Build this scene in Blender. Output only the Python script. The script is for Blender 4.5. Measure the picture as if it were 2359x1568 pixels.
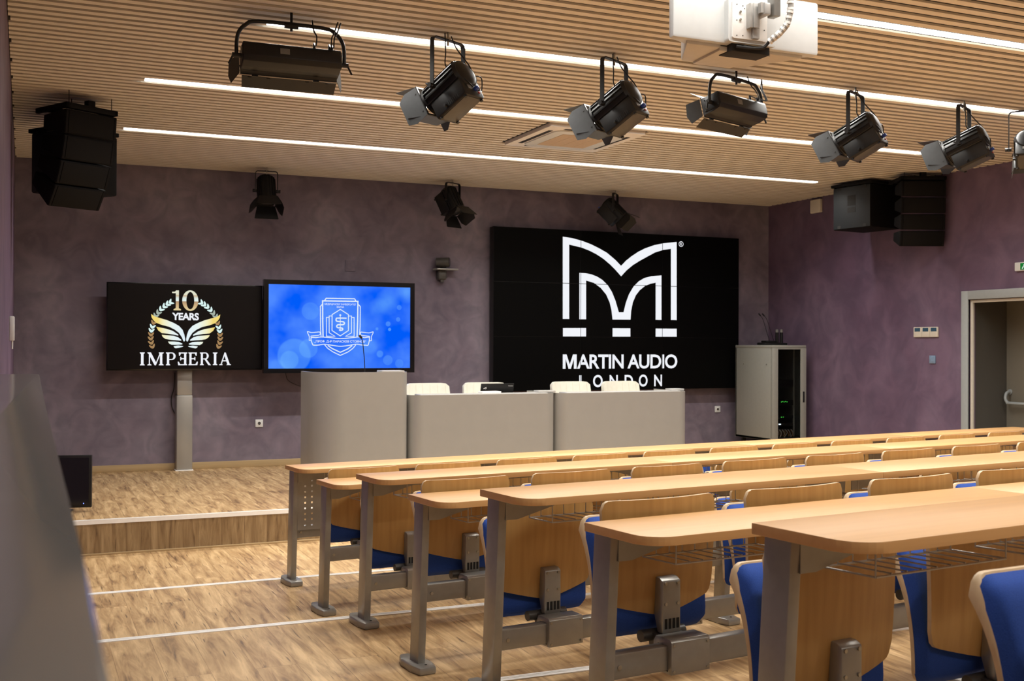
import bpy, bmesh, math, random
from math import sin, cos, pi, radians as R, atan2, sqrt
from mathutils import Vector, Matrix

for o in list(bpy.data.objects):
    bpy.data.objects.remove(o, do_unlink=True)
SC = bpy.context.scene
COL = SC.collection
rnd = random.Random(7)

# ------------------------------------------------------------------ camera
CAMZ = 1.6508
YAW, PIT, ROL = .4129978, .0048167, .0036603
_f = Vector((sin(YAW) * cos(PIT), cos(YAW) * cos(PIT), sin(PIT)))
_r = Vector((cos(YAW), -sin(YAW), 0))
_u = Vector((-sin(YAW) * sin(PIT), -cos(YAW) * sin(PIT), cos(PIT)))
_rr = _r * cos(ROL) + _u * sin(ROL)
_uu = _u * cos(ROL) - _r * sin(ROL)
cam_d = bpy.data.cameras.new('camera')
cam = bpy.data.objects.new('camera', cam_d); COL.objects.link(cam)
cam_d.sensor_width = 36.0
cam_d.sensor_fit = 'HORIZONTAL'
cam_d.lens = 36.0 * 2560.44 / 2359
cam_d.clip_start = .02
cam.matrix_world = Matrix(((_rr.x, _uu.x, -_f.x, 0), (_rr.y, _uu.y, -_f.y, 0), (_rr.z, _uu.z, -_f.z, CAMZ), (0, 0, 0, 1)))
cam_d.dof.use_dof = True
cam_d.dof.focus_distance = 5.2
cam_d.dof.aperture_fstop = 8.7
SC.camera = cam

# ------------------------------------------------------------------ world, exposure
SC.view_settings.view_transform = 'Standard'
SC.view_settings.look = 'None'
SC.view_settings.gamma = 1
SC.view_settings.use_curve_mapping = False
SC.view_settings.exposure = 0.95
W = bpy.data.worlds.new('world'); SC.world = W
W.use_nodes = True
W.node_tree.nodes['Background'].inputs[0].default_value = (.9, .8, .7, 1)
W.node_tree.nodes['Background'].inputs[1].default_value = 0.02
STRIP_E = 5.0     # radiance of the ceiling light strips
STRIP_C = (1.0, .965, .905, 1)
STRIP_W = 8.6       # watts per metre of strip
STRIP_SPREAD = 140   # louvred strips throw their light mostly downwards

# ------------------------------------------------------------------ room numbers (metres)
XL, XR, YF, YB, ZC = -.106, 9.454, 12.707, -5.0, 3.5986
STAGE_Y, STAGE_Z = 9.278, .2737
STEP = .1215
NOSE = [7.290, 5.626, 3.962, 2.298, .634, -1.03, -2.694]

# ------------------------------------------------------------------ materials
def nt(name):
    m = bpy.data.materials.new(name); m.use_nodes = True
    n = m.node_tree.nodes; l = m.node_tree.links
    return m, n, l, n['Principled BSDF']

def node(n, typ, **kw):
    x = n.new(typ)
    for k, v in kw.items(): setattr(x, k, v)
    return x

def basic(name, col, rough=.5, metal=0., var=.08, scale=30., spec=.5, bump=0., coat=0.):
    m, n, l, b = nt(name)
    b.inputs['Roughness'].default_value = rough
    b.inputs['Metallic'].default_value = metal
    b.inputs['Specular IOR Level'].default_value = spec
    if coat: b.inputs['Coat Weight'].default_value = coat; b.inputs['Coat Roughness'].default_value = .15
    tc = node(n, 'ShaderNodeTexCoord'); no = node(n, 'ShaderNodeTexNoise')
    no.inputs['Scale'].default_value = scale; no.inputs['Detail'].default_value = 3
    l.new(tc.outputs['Object'], no.inputs['Vector'])
    cr = node(n, 'ShaderNodeValToRGB')
    cr.color_ramp.elements[0].position = .3; cr.color_ramp.elements[1].position = .7
    cr.color_ramp.elements[0].color = tuple(c * (1 - var) for c in col[:3]) + (1,)
    cr.color_ramp.elements[1].color = tuple(min(1, c * (1 + var)) for c in col[:3]) + (1,)
    l.new(no.outputs['Fac'], cr.inputs[0]); l.new(cr.outputs[0], b.inputs['Base Color'])
    if bump:
        bp = node(n, 'ShaderNodeBump'); bp.inputs['Strength'].default_value = bump; bp.inputs['Distance'].default_value = .002
        l.new(no.outputs['Fac'], bp.inputs['Height']); l.new(bp.outputs[0], b.inputs['Normal'])
    return m

def emit(name, col, st, var=0.):
    m, n, l, b = nt(name)
    n.remove(b)
    if col is not STRIP_C: st = st * .52
    e = node(n, 'ShaderNodeEmission'); e.inputs[0].default_value = tuple(col[:3]) + (1,); e.inputs[1].default_value = st
    l.new(e.outputs[0], n['Material Output'].inputs[0])
    if var:
        tc = node(n, 'ShaderNodeTexCoord'); no = node(n, 'ShaderNodeTexNoise'); no.inputs['Scale'].default_value = 3
        mp = node(n, 'ShaderNodeMapRange'); mp.inputs[3].default_value = st * (1 - var); mp.inputs[4].default_value = st * (1 + var)
        l.new(tc.outputs['Object'], no.inputs[0]); l.new(no.outputs[0], mp.inputs[0]); l.new(mp.outputs[0], e.inputs[1])
    return m

def wood(name, c1, c2, rough=.3, axis='X', scale=1., bump=.0, contrast=(.3, .7)):
    """fine straight-grained veneer, grain along axis"""
    m, n, l, b = nt(name)
    tc = node(n, 'ShaderNodeTexCoord'); mp = node(n, 'ShaderNodeMapping')
    s = {'X': (1.2, 30, 30), 'Y': (30, 1.2, 30), 'Z': (30, 30, 1.2)}[axis]
    mp.inputs['Scale'].default_value = tuple(v * scale for v in s)
    n1 = node(n, 'ShaderNodeTexNoise'); n1.inputs['Scale'].default_value = 1.6; n1.inputs['Detail'].default_value = 6; n1.inputs['Distortion'].default_value = .4
    cr = node(n, 'ShaderNodeValToRGB')
    cr.color_ramp.elements[0].position = contrast[0]; cr.color_ramp.elements[1].position = contrast[1]
    cr.color_ramp.elements[0].color = tuple(c1) + (1,); cr.color_ramp.elements[1].color = tuple(c2) + (1,)
    l.new(tc.outputs['Object'], mp.inputs[0]); l.new(mp.outputs[0], n1.inputs[0]); l.new(n1.outputs[0], cr.inputs[0])
    l.new(cr.outputs[0], b.inputs['Base Color'])
    b.inputs['Roughness'].default_value = rough
    return m

def plank_mat(name, vertical=False, tone=1.):
    m, n, l, b = nt(name)
    tc = node(n, 'ShaderNodeTexCoord'); mp = node(n, 'ShaderNodeMapping')
    mp.inputs['Rotation'].default_value = (0, 0, R(90)) if not vertical else (R(90), 0, R(90))
    sep = node(n, 'ShaderNodeSeparateXYZ'); cmb = node(n, 'ShaderNodeCombineXYZ')
    l.new(tc.outputs['Object'], sep.inputs[0])
    # brick coordinates: u along the plank, v across it
    if vertical:
        l.new(sep.outputs['Z'], cmb.inputs[0]); l.new(sep.outputs['X'], cmb.inputs[1])
    else:
        l.new(sep.outputs['Y'], cmb.inputs[0]); l.new(sep.outputs['X'], cmb.inputs[1])
    br = node(n, 'ShaderNodeTexBrick'); br.offset = .37
    br.inputs['Scale'].default_value = 1
    br.inputs['Brick Width'].default_value = 1.22; br.inputs['Row Height'].default_value = .185
    br.inputs['Mortar Size'].default_value = .0012
    br.inputs['Color1'].default_value = (.0, .0, .0, 1); br.inputs['Color2'].default_value = (1, 1, 1, 1)
    br.inputs['Mortar'].default_value = (.25, .25, .25, 1)
    l.new(cmb.outputs[0], br.inputs[0])
    # per-plank shift of the grain
    sc = node(n, 'ShaderNodeVectorMath', operation='MULTIPLY'); sc.inputs[1].default_value = (2.2, 17, 1)
    l.new(cmb.outputs[0], sc.inputs[0])
    ad = node(n, 'ShaderNodeVectorMath', operation='ADD')
    l.new(sc.outputs[0], ad.inputs[0])
    sh = node(n, 'ShaderNodeVectorMath', operation='MULTIPLY'); sh.inputs[1].default_value = (13, 7, 9)
    l.new(br.outputs['Color'], sh.inputs[0]); l.new(sh.outputs[0], ad.inputs[1])
    g = node(n, 'ShaderNodeTexNoise'); g.inputs['Scale'].default_value = 1.0; g.inputs['Detail'].default_value = 8; g.inputs['Roughness'].default_value = .62; g.inputs['Distortion'].default_value = .7
    l.new(ad.outputs[0], g.inputs[0])
    cr = node(n, 'ShaderNodeValToRGB'); e = cr.color_ramp.elements
    e[0].position = .30; e[0].color = (.17, .10, .050, 1)
    e[1].position = .66; e[1].color = (.70, .485, .255, 1)
    k = e.new(.42); k.color = (.40, .248, .115, 1)
    k = e.new(.54); k.color = (.54, .362, .178, 1)
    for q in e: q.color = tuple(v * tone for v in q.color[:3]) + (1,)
    l.new(g.outputs[0], cr.inputs[0])
    # large soft tone change
    t = node(n, 'ShaderNodeTexNoise'); t.inputs['Scale'].default_value = 2.4; t.inputs['Detail'].default_value = 2
    l.new(ad.outputs[0], t.inputs[0])
    # dark cracks
    sc2 = node(n, 'ShaderNodeVectorMath', operation='MULTIPLY'); sc2.inputs[1].default_value = (1.1, 2.6, 1)
    l.new(ad.outputs[0], sc2.inputs[0])
    ck = node(n, 'ShaderNodeTexNoise'); ck.inputs['Scale'].default_value = 1.3; ck.inputs['Detail'].default_value = 2; ck.inputs['Distortion'].default_value = .25
    l.new(sc2.outputs[0], ck.inputs[0])
    mr = node(n, 'ShaderNodeMapRange'); mr.inputs[1].default_value = .655; mr.inputs[2].default_value = .72
    l.new(ck.outputs[0], mr.inputs[0])
    mx = node(n, 'ShaderNodeMix', data_type='RGBA'); mx.inputs['B'].default_value = (.11, .062, .03, 1)
    mu = node(n, 'ShaderNodeMath', operation='MULTIPLY'); mu.inputs[1].default_value = .75
    l.new(mr.outputs[0], mu.inputs[0]); l.new(mu.outputs[0], mx.inputs['Factor'])
    l.new(cr.outputs[0], mx.inputs['A'])
    mx2 = node(n, 'ShaderNodeMix', data_type='RGBA', blend_type='MULTIPLY'); mx2.inputs['Factor'].default_value = .35
    l.new(mx.outputs['Result'], mx2.inputs['A'])
    cr2 = node(n, 'ShaderNodeValToRGB'); cr2.color_ramp.elements[0].position = .35; cr2.color_ramp.elements[0].color = (.62, .56, .5, 1)
    cr2.color_ramp.elements[1].position = .62; cr2.color_ramp.elements[1].color = (1, 1, 1, 1)
    l.new(t.outputs[0], cr2.inputs[0]); l.new(cr2.outputs[0], mx2.inputs['B'])
    mx3 = node(n, 'ShaderNodeMix', data_type='RGBA', blend_type='MULTIPLY')
    mx3.inputs['B'].default_value = (.55, .5, .45, 1)
    l.new(br.outputs['Fac'], mx3.inputs['Factor']); l.new(mx2.outputs['Result'], mx3.inputs['A'])
    l.new(mx3.outputs['Result'], b.inputs['Base Color'])
    b.inputs['Roughness'].default_value = .42
    return m

def plaster(name, cols, scale=.9):
    m, n, l, b = nt(name)
    tc = node(n, 'ShaderNodeTexCoord')
    a = node(n, 'ShaderNodeTexNoise'); a.inputs['Scale'].default_value = scale; a.inputs['Detail'].default_value = 5; a.inputs['Roughness'].default_value = .6; a.inputs['Distortion'].default_value = .35
    c = node(n, 'ShaderNodeTexNoise'); c.inputs['Scale'].default_value = scale * 4.2; c.inputs['Detail'].default_value = 6; c.inputs['Distortion'].default_value = 1.2
    l.new(tc.outputs['Object'], a.inputs[0]); l.new(tc.outputs['Object'], c.inputs[0])
    cr = node(n, 'ShaderNodeValToRGB'); e = cr.color_ramp.elements
    e[0].position = .32; e[0].color = tuple(cols[0]) + (1,); e[1].position = .68; e[1].color = tuple(cols[2]) + (1,)
    k = e.new(.5); k.color = tuple(cols[1]) + (1,)
    l.new(a.outputs[0], cr.inputs[0])
    cr2 = node(n, 'ShaderNodeValToRGB'); cr2.color_ramp.elements[0].position = .35; cr2.color_ramp.elements[0].color = (.80, .81, .83, 1)
    cr2.color_ramp.elements[1].position = .65; cr2.color_ramp.elements[1].color = (1.12, 1.09, 1.08, 1)
    l.new(c.outputs[0], cr2.inputs[0])
    mx = node(n, 'ShaderNodeMix', data_type='RGBA', blend_type='MULTIPLY'); mx.inputs['Factor'].default_value = 1
    l.new(cr.outputs[0], mx.inputs['A']); l.new(cr2.outputs[0], mx.inputs['B'])
    l.new(mx.outputs['Result'], b.inputs['Base Color'])
    b.inputs['Roughness'].default_value = .55
    b.inputs['Specular IOR Level'].default_value = .25
    return m

M = {}
M['plaster'] = plaster('mauve_plaster', [(.148, .118, .155), (.200, .168, .212), (.262, .228, .276)])
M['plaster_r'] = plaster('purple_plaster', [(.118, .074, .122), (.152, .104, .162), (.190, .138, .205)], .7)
M['floor'] = plank_mat('wood_vinyl_planks')
M['riser'] = plank_mat('wood_vinyl_riser_shaded', True, .55)  # same vinyl as the floor; shade on the risers put into a darker tone
M['slat'] = wood('ceiling_slat_wood', (.73, .665, .55), (.81, .745, .63), .6, 'X', .6)
M['void'] = basic('ceiling_void', (.03, .024, .018), .9)
M['strip'] = emit('light_strip', STRIP_C, STRIP_E)
M['desk'] = wood('beech_laminate', (.60, .335, .135), (.67, .385, .16), .34, 'X', .7)
M['beech'] = wood('beech_plywood', (.46, .262, .085), (.56, .335, .118), .33, 'Z', .9)
M['beech_edge'] = basic('plywood_edge', (.66, .49, .30), .4)
M['blue'] = basic('blue_fabric', (.027, .075, .34), .85, var=.12, scale=400, spec=.2, bump=.3)
M['metal'] = basic('grey_powder_coat', (.33, .325, .305), .32, .5, .04)
M['metal_d'] = basic('dark_grey_plastic', (.07, .066, .06), .4, .1)
M['wire'] = basic('grey_wire', (.45, .44, .42), .35, .4)
M['screw'] = basic('steel_screw', (.45, .43, .38), .3, .9)
M['slot'] = basic('slot_dark', (.012, .011, .01), .8)
M['black'] = basic('black_paint', (.010, .0095, .010), .42, 0, .1, spec=.35)
M['black_s'] = basic('black_satin_metal', (.013, .013, .013), .38, .2, .1, spec=.4)
M['door_blade'] = basic('blackened_metal_blade', (.045, .048, .05), .42, .3, .1)
M['spk'] = basic('black_speaker', (.0045, .004, .0045), .7, 0, .2, spec=.15)
M['grille'] = basic('speaker_grille', (.006, .0055, .0055), .7, 0, .3, 300, spec=.15)
M['spk_grey'] = basic('dark_slate_panel', (.007, .009, .011), .6)
M['white'] = basic('white_plastic', (.68, .70, .70), .38, 0, .02)
M['cream'] = basic('cream_plastic', (.62, .58, .50), .45, 0, .03)
M['trim'] = basic('white_aluminium_trim', (.92, .91, .88), .35, .1, .02)
M['baseb'] = wood('oak_skirting', (.42, .30, .15), (.50, .36, .19), .45, 'X', .6)
M['greylam'] = basic('light_grey_laminate', (.385, .375, .35), .30, .35, .02, 8)
M['greylam_top'] = basic('light_grey_worktop', (.50, .49, .47), .3, .1, .02, 8)
M['leather'] = basic('cream_leather', (.80, .78, .68), .42, 0, .03, 20)
M['bezel'] = basic('glossy_black_bezel', (.005, .005, .006), .16, 0, .1)
M['panel'] = basic('switched_off_glass', (.0012, .0012, .0013), .5, 0, .1, spec=.08)
M['tvpanel'] = basic('display_glass', (.004, .003, .0035), .3, 0, .1, spec=.25)
M['rackgrey'] = basic('rack_grey_paint', (.33, .335, .305), .42, .05, .03)
M['rackin'] = basic('rack_inside', (.02, .019, .018), .6)
M['doorgrey'] = basic('door_grey_paint', (.33, .36, .37), .45, 0, .03)
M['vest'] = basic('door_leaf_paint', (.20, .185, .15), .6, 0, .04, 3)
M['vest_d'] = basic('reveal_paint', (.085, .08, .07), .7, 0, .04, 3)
M['ledge'] = basic('glossy_grey_lacquer', (.235, .23, .22), .13, 0, .03, 5, spec=.7)
M['green'] = emit('exit_green', (.02, .35, .06), .5)
M['exitw'] = emit('exit_white', (.9, 1, .9), .7)
M['ac'] = basic('white_ceiling_unit', (.84, .80, .74), .5, 0, .02)
M['acg'] = basic('beige_grille', (.56, .42, .28), .6, 0, .06, 60)
M['blueplug'] = basic('blue_connector', (.03, .07, .35), .4)
M['redplug'] = basic('red_connector', (.5, .04, .02), .4)
M['orange'] = basic('orange_cable', (.55, .25, .06), .5)
M['led_g'] = emit('green_led', (.1, 1, .1), 3)
M['led_w'] = emit('white_led', (.7, .9, 1), 6)
M['led_b'] = emit('blue_led', (.1, .15, 1), 5)
M['led_r'] = emit('red_led', (1, .25, .1), 2)
M['lcd'] = basic('blue_lcd', (.035, .08, .13), .2)
M['bluesw'] = basic('blue_grey_switch', (.20, .29, .42), .35)
M['label'] = basic('grey_sticker', (.16, .155, .145), .5)
M['lens'] = basic('lens_glass', (.05, .05, .055), .08)
M['logo_w'] = emit('screen_white', (.93, .95, 1.0), .95)
M['crest'] = emit('crest_white', (.80, .90, 1.0), .95)
M['txt_blue'] = emit('caption_white', (.86, .92, 1.0), 1.0)
M['bronze'] = emit('screen_bronze', (.42, .25, .11), .9)
M['leaf_w'] = emit('screen_pale_leaf', (.74, .95, .92), .95)
M['leaf_g'] = emit('screen_grey_leaf', (.42, .50, .42), .9)

def grad_emit(name, stops, axis, lo, hi, st=.95):
    m, n, l, b = nt(name); n.remove(b)
    e = node(n, 'ShaderNodeEmission'); e.inputs[1].default_value = st * .52
    tc = node(n, 'ShaderNodeTexCoord'); s = node(n, 'ShaderNodeSeparateXYZ'); mr = node(n, 'ShaderNodeMapRange')
    mr.inputs[1].default_value = lo; mr.inputs[2].default_value = hi
    cr = node(n, 'ShaderNodeValToRGB'); el = cr.color_ramp.elements
    el[0].position = stops[0][0]; el[0].color = stops[0][1] + (1,); el[1].position = stops[-1][0]; el[1].color = stops[-1][1] + (1,)
    for p, c in stops[1:-1]:
        k = el.new(p); k.color = c + (1,)
    l.new(tc.outputs['Object'], s.inputs[0]); l.new(s.outputs[axis], mr.inputs[0]); l.new(mr.outputs[0], cr.inputs[0])
    l.new(cr.outputs[0], e.inputs[0]); l.new(e.outputs[0], n['Material Output'].inputs[0])
    return m

# ------------------------------------------------------------------ object helpers
def tag(o, label=None, cat=None, group=None, kind=None):
    if label: o['label'] = label
    if cat: o['category'] = cat
    if group: o['group'] = group
    if kind: o['kind'] = kind
    return o

def thing(name, label, cat, loc=(0, 0, 0), rz=0., group=None):
    o = bpy.data.objects.new(name, None); COL.objects.link(o)
    o.empty_display_size = .1
    o.location = loc; o.rotation_euler = (0, 0, rz)
    return tag(o, label, cat, group)

def copy_tree(o, parent=None, skip=()):
    c = o.copy(); COL.objects.link(c); c.parent = parent
    for ch in list(o.children):
        if ch.name.split('.')[0] not in skip: copy_tree(ch, c, skip)
    return c

class MB:
    """collects shapes; build() links them as one mesh object"""
    def __init__(s): s.bm = bmesh.new(); s.mi = 0
    def _f(s, vs, idx):
        out = []
        for f in idx:
            try:
                fc = s.bm.faces.new([vs[i] for i in f]); fc.material_index = s.mi; out.append(fc)
            except ValueError: pass
        return out
    def box(s, c, size, rot=None, bev=0., seg=2):
        x, y, z = (v / 2 for v in size)
        pts = [Vector((i * x, j * y, k * z)) for k in (-1, 1) for j in (-1, 1) for i in (-1, 1)]
        if rot is not None: pts = [rot @ p for p in pts]
        vs = [s.bm.verts.new(p + Vector(c)) for p in pts]
        fs = s._f(vs, [(0, 2, 3, 1), (4, 5, 7, 6), (0, 1, 5, 4), (2, 6, 7, 3), (0, 4, 6, 2), (1, 3, 7, 5)])
        if bev:
            es = list({e for f in fs for e in f.edges})
            bmesh.ops.bevel(s.bm, geom=es, offset=bev, segments=seg, profile=.5, affect='EDGES', clamp_overlap=True, material=-1)
        return s
    def bb(s, a, b, bev=0., seg=2):
        return s.box([(a[i] + b[i]) / 2 for i in range(3)], [abs(b[i] - a[i]) for i in range(3)], None, bev, seg)
    def prism(s, poly, axis, a, b, bev=0.):
        """poly: 2-D outline; axis 'X','Y','Z' is the extrusion axis"""
        def P(u, v, w): return {'Z': (u, v, w), 'Y': (u, w, v), 'X': (w, u, v)}[axis]
        n = len(poly)
        v0 = [s.bm.verts.new(P(u, v, a)) for u, v in poly]; v1 = [s.bm.verts.new(P(u, v, b)) for u, v in poly]
        fs = s._f(v0, [tuple(range(n))]) + s._f(v1, [tuple(reversed(range(n)))])
        vs = v0 + v1
        fs += s._f(vs, [(i, (i + 1) % n, n + (i + 1) % n, n + i) for i in range(n)])
        if bev:
            es = list({e for f in fs for e in f.edges})
            bmesh.ops.bevel(s.bm, geom=es, offset=bev, segments=2, profile=.5, affect='EDGES', clamp_overlap=True)
        return s
    def flat(s, poly, y, thick=.0012):
        return s.prism(poly, 'Y', y, y - thick)
    def cyl(s, p0, p1, r0, r1=None, n=20, cap=True):
        r1 = r0 if r1 is None else r1
        p0, p1 = Vector(p0), Vector(p1); d = (p1 - p0).normalized()
        a = d.orthogonal().normalized(); b = d.cross(a)
        A = [s.bm.verts.new(p0 + (a * cos(t) + b * sin(t)) * r0) for t in [2 * pi * i / n for i in range(n)]]
        Bv = [s.bm.verts.new(p1 + (a * cos(t) + b * sin(t)) * r1) for t in [2 * pi * i / n for i in range(n)]]
        s._f(A + Bv, [(i, (i + 1) % n, n + (i + 1) % n, n + i) for i in range(n)])
        if cap: s._f(A, [tuple(reversed(range(n)))]); s._f(Bv, [tuple(range(n))])
        return s
    def tube(s, pts, r, n=8, sub=0, rect=None):
        P = [Vector(p) for p in pts]
        if sub:   # catmull-rom
            Q = []
            for i in range(len(P) - 1):
                p0 = P[max(i - 1, 0)]; p1 = P[i]; p2 = P[i + 1]; p3 = P[min(i + 2, len(P) - 1)]
                for k in range(sub):
                    t = k / sub
                    Q.append(.5 * ((2 * p1) + (p2 - p0) * t + (2 * p0 - 5 * p1 + 4 * p2 - p3) * t * t + (3 * p1 - p0 - 3 * p2 + p3) * t ** 3))
            P = Q + [P[-1]]
        rings = []; up = None
        for i, p in enumerate(P):
            d = (P[min(i + 1, len(P) - 1)] - P[max(i - 1, 0)]).normalized()
            if up is None: up = d.orthogonal().normalized() if rect is None else Vector(rect[2])
            up = (up - d * up.dot(d)).normalized(); sd = d.cross(up)
            if rect:
                w, h = rect[0] / 2, rect[1] / 2
                ring = [s.bm.verts.new(p + up * (h * j) + sd * (w * k)) for j, k in ((-1, -1), (-1, 1), (1, 1), (1, -1))]
            else:
                ring = [s.bm.verts.new(p + (up * cos(t) + sd * sin(t)) * r) for t in [2 * pi * k / n for k in range(n)]]
            rings.append(ring)
        m = len(rings[0])
        for a, b in zip(rings, rings[1:]):
            s._f(a + b, [(k, (k + 1) % m, m + (k + 1) % m, m + k) for k in range(m)])
        s._f(rings[0], [tuple(reversed(range(m)))]); s._f(rings[-1], [tuple(range(m))])
        return s
    def sheet(s, fn, nu, nv, thick, nrm):
        """fn(u,v)->point; closed slab of given thickness along vector nrm"""
        n = Vector(nrm) * thick
        F = [[s.bm.verts.new(Vector(fn(i / nu, j / nv))) for j in range(nv + 1)] for i in range(nu + 1)]
        K = [[s.bm.verts.new(v.co + n) for v in row] for row in F]
        for i in range(nu):
            for j in range(nv):
                s._f([F[i][j], F[i + 1][j], F[i + 1][j + 1], F[i][j + 1]], [(0, 1, 2, 3)])
                s._f([K[i][j], K[i + 1][j], K[i + 1][j + 1], K[i][j + 1]], [(3, 2, 1, 0)])
        ring = [(i, 0) for i in range(nu)] + [(nu, j) for j in range(nv)] + [(i, nv) for i in range(nu, 0, -1)] + [(0, j) for j in range(nv, 0, -1)]
        for a, b in zip(ring, ring[1:] + ring[:1]):
            s._f([F[a[0]][a[1]], F[b[0]][b[1]], K[b[0]][b[1]], K[a[0]][a[1]]], [(3, 2, 1, 0)])
        return s
    def ribbon(s, pts, w, y, closed=False, thick=.0012):
        """flat stroke of width w in the XZ plane at depth y"""
        P = [Vector((p[0], p[1])) for p in pts]; n = len(P)
        L, Rr = [], []
        for i in range(n):
            a = P[(i - 1) % n] if (closed or i > 0) else P[i]; c = P[(i + 1) % n] if (closed or i < n - 1) else P[i]
            d1 = (P[i] - a); d2 = (c - P[i])
            d1 = d1.normalized() if d1.length > 1e-9 else d2.normalized(); d2 = d2.normalized() if d2.length > 1e-9 else d1
            t = (d1 + d2); t = t.normalized() if t.length > 1e-6 else d1
            nn = Vector((-t.y, t.x)); k = 1 / max(.45, nn.dot(Vector((-d1.y, d1.x))))
            L.append(P[i] + nn * w / 2 * k); Rr.append(P[i] - nn * w / 2 * k)
        rng = range(n if closed else n - 1)
        for i in rng:
            j = (i + 1) % n
            s.prism([tuple(L[i]), tuple(L[j]), tuple(Rr[j]), tuple(Rr[i])], 'Y', y, y - thick)
        return s
    def build(s, name, mats, parent=None, ang=38, rot=None, loc=None):
        if rot is not None or loc is not None:
            mt = Matrix.Translation(Vector(loc or (0, 0, 0))) @ (rot.to_4x4() if rot is not None else Matrix.Identity(4))
            s.bm.transform(mt)
        bmesh.ops.recalc_face_normals(s.bm, faces=s.bm.faces)
        for e in s.bm.edges:
            if len(e.link_faces) == 2: e.smooth = e.calc_face_angle(9) < R(ang)
        for f in s.bm.faces: f.smooth = True
        me = bpy.data.meshes.new(name); s.bm.to_mesh(me); s.bm.free()
        for m in (mats if isinstance(mats, (list, tuple)) else [mats]): me.materials.append(m)
        o = bpy.data.objects.new(name, me); COL.objects.link(o)
        if parent: o.parent = parent
        return o

def struct(o):
    o['kind'] = 'structure'; return o

def text_mesh(name, body, x0, x1, z0, z1, y, mat, parent, bold=0., space=1., x_plane=None, thick=.0006):
    cu = bpy.data.curves.new(name, 'FONT'); cu.body = body; cu.size = 1; cu.offset = bold; cu.space_character = space
    cu.extrude = .0; cu.resolution_u = 4
    t = bpy.data.objects.new('tmp', cu); COL.objects.link(t)
    bpy.context.view_layer.update()
    me = bpy.data.meshes.new_from_object(t.evaluated_get(bpy.context.evaluated_depsgraph_get()))
    bpy.data.objects.remove(t, do_unlink=True); bpy.data.curves.remove(cu)
    xs = [v.co.x for v in me.vertices]; ys = [v.co.y for v in me.vertices]
    ax, bx, ay, by = min(xs), max(xs), min(ys), max(ys)
    for v in me.vertices:
        u = (v.co.x - ax) / (bx - ax); w = (v.co.y - ay) / (by - ay)
        if x_plane is None: v.co = (x0 + (x1 - x0) * u, y, z0 + (z1 - z0) * w)
        else: v.co = (x_plane, x0 + (x1 - x0) * u, z0 + (z1 - z0) * w)
    me.materials.clear(); me.materials.append(mat); me.name = name
    o = bpy.data.objects.new(name, me); COL.objects.link(o); o.parent = parent
    return o

def rrect(x0, z0, x1, z1, r, n=5):
    pts = []
    for cx, cz, a in ((x1 - r, z0 + r, -90), (x1 - r, z1 - r, 0), (x0 + r, z1 - r, 90), (x0 + r, z0 + r, 180)):
        for i in range(n + 1):
            t = R(a + 90 * i / n); pts.append((cx + r * cos(t), cz + r * sin(t)))
    return pts

# ================================================================== THE ROOM
# floor: flat strip, stage and seating tiers
b = MB()
b.bb((XL, STAGE_Y, -.3), (XR, YF, STAGE_Z))
b.bb((XL, NOSE[0], -.3), (XR, STAGE_Y, 0))
for i, y in enumerate(NOSE):
    yb = NOSE[i + 1] if i + 1 < len(NOSE) else YB
    b.bb((XL, yb, -.3), (XR, y, STEP * (i + 1)))
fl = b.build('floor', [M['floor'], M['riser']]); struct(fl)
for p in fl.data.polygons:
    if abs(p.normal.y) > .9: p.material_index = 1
# metal nosings
def nosing(y, z, k, w=.045, drop=.02):
    b = MB()
    b.prism([(y + .004, z - drop), (y + .004, z + .004), (y - w, z + .004), (y - w, z), (y, z), (y, z - drop)], 'X', XL + .003, XR - .003)
    for j in range(2): b.bb((XL + .003, y - .012 - j * .012, z + .004), (XR - .003, y - .008 - j * .012, z + .0052))
    struct(b.build('trim_%d' % k, M['trim']))
k = 1
b = MB(); b.prism([(STAGE_Y - .004, STAGE_Z - .03), (STAGE_Y - .004, STAGE_Z + .004), (STAGE_Y + .03, STAGE_Z + .004), (STAGE_Y + .03, STAGE_Z), (STAGE_Y, STAGE_Z), (STAGE_Y, STAGE_Z - .03)], 'X', XL + .003, XR - .003)
struct(b.build('trim_1', M['trim']))
for i, y in enumerate(NOSE[:4]): nosing(y, STEP * (i + 1), i + 2)
b = MB(); b.bb((XL, STAGE_Y - .012, 0), (XR, STAGE_Y, .016), .003); struct(b.build('trim_6', M['baseb']))

# walls
def wall(name, a, c, m): return struct(MB().bb(a, c).build(name, m))
wall('wall_front', (XL - .1, YF, -.3), (XR + .1, YF + .1, ZC + .4), M['plaster'])
wall('wall_left', (XL - .1, YB, -.3), (XL, YF, ZC + .4), M['plaster_r'])
wall('wall_back', (XL - .1, YB - .1, -.3), (XR + .1, YB, ZC + .4), M['plaster'])
# right wall with the door opening
DY0, DY1, DZ = 7.40, 9.13, 2.175
b = MB()
b.bb((XR, DY1, -.3), (XR + .1, YF, ZC + .4)); b.bb((XR, YB, -.3), (XR + .1, DY0, ZC + .4)); b.bb((XR, DY0, DZ), (XR + .1, DY1, ZC + .4))
struct(b.build('wall_right', M['plaster_r']))
b = MB(); b.bb((XL + .001, YF - .016, STAGE_Z), (XR - .001, YF, STAGE_Z + .075), .004); struct(b.build('baseboard_front', M['baseb']))
b = MB(); b.bb((XR - .014, STAGE_Y + .05, STAGE_Z), (XR, YF - .02, STAGE_Z + .075), .004); struct(b.build('baseboard_right', M['baseb']))

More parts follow.
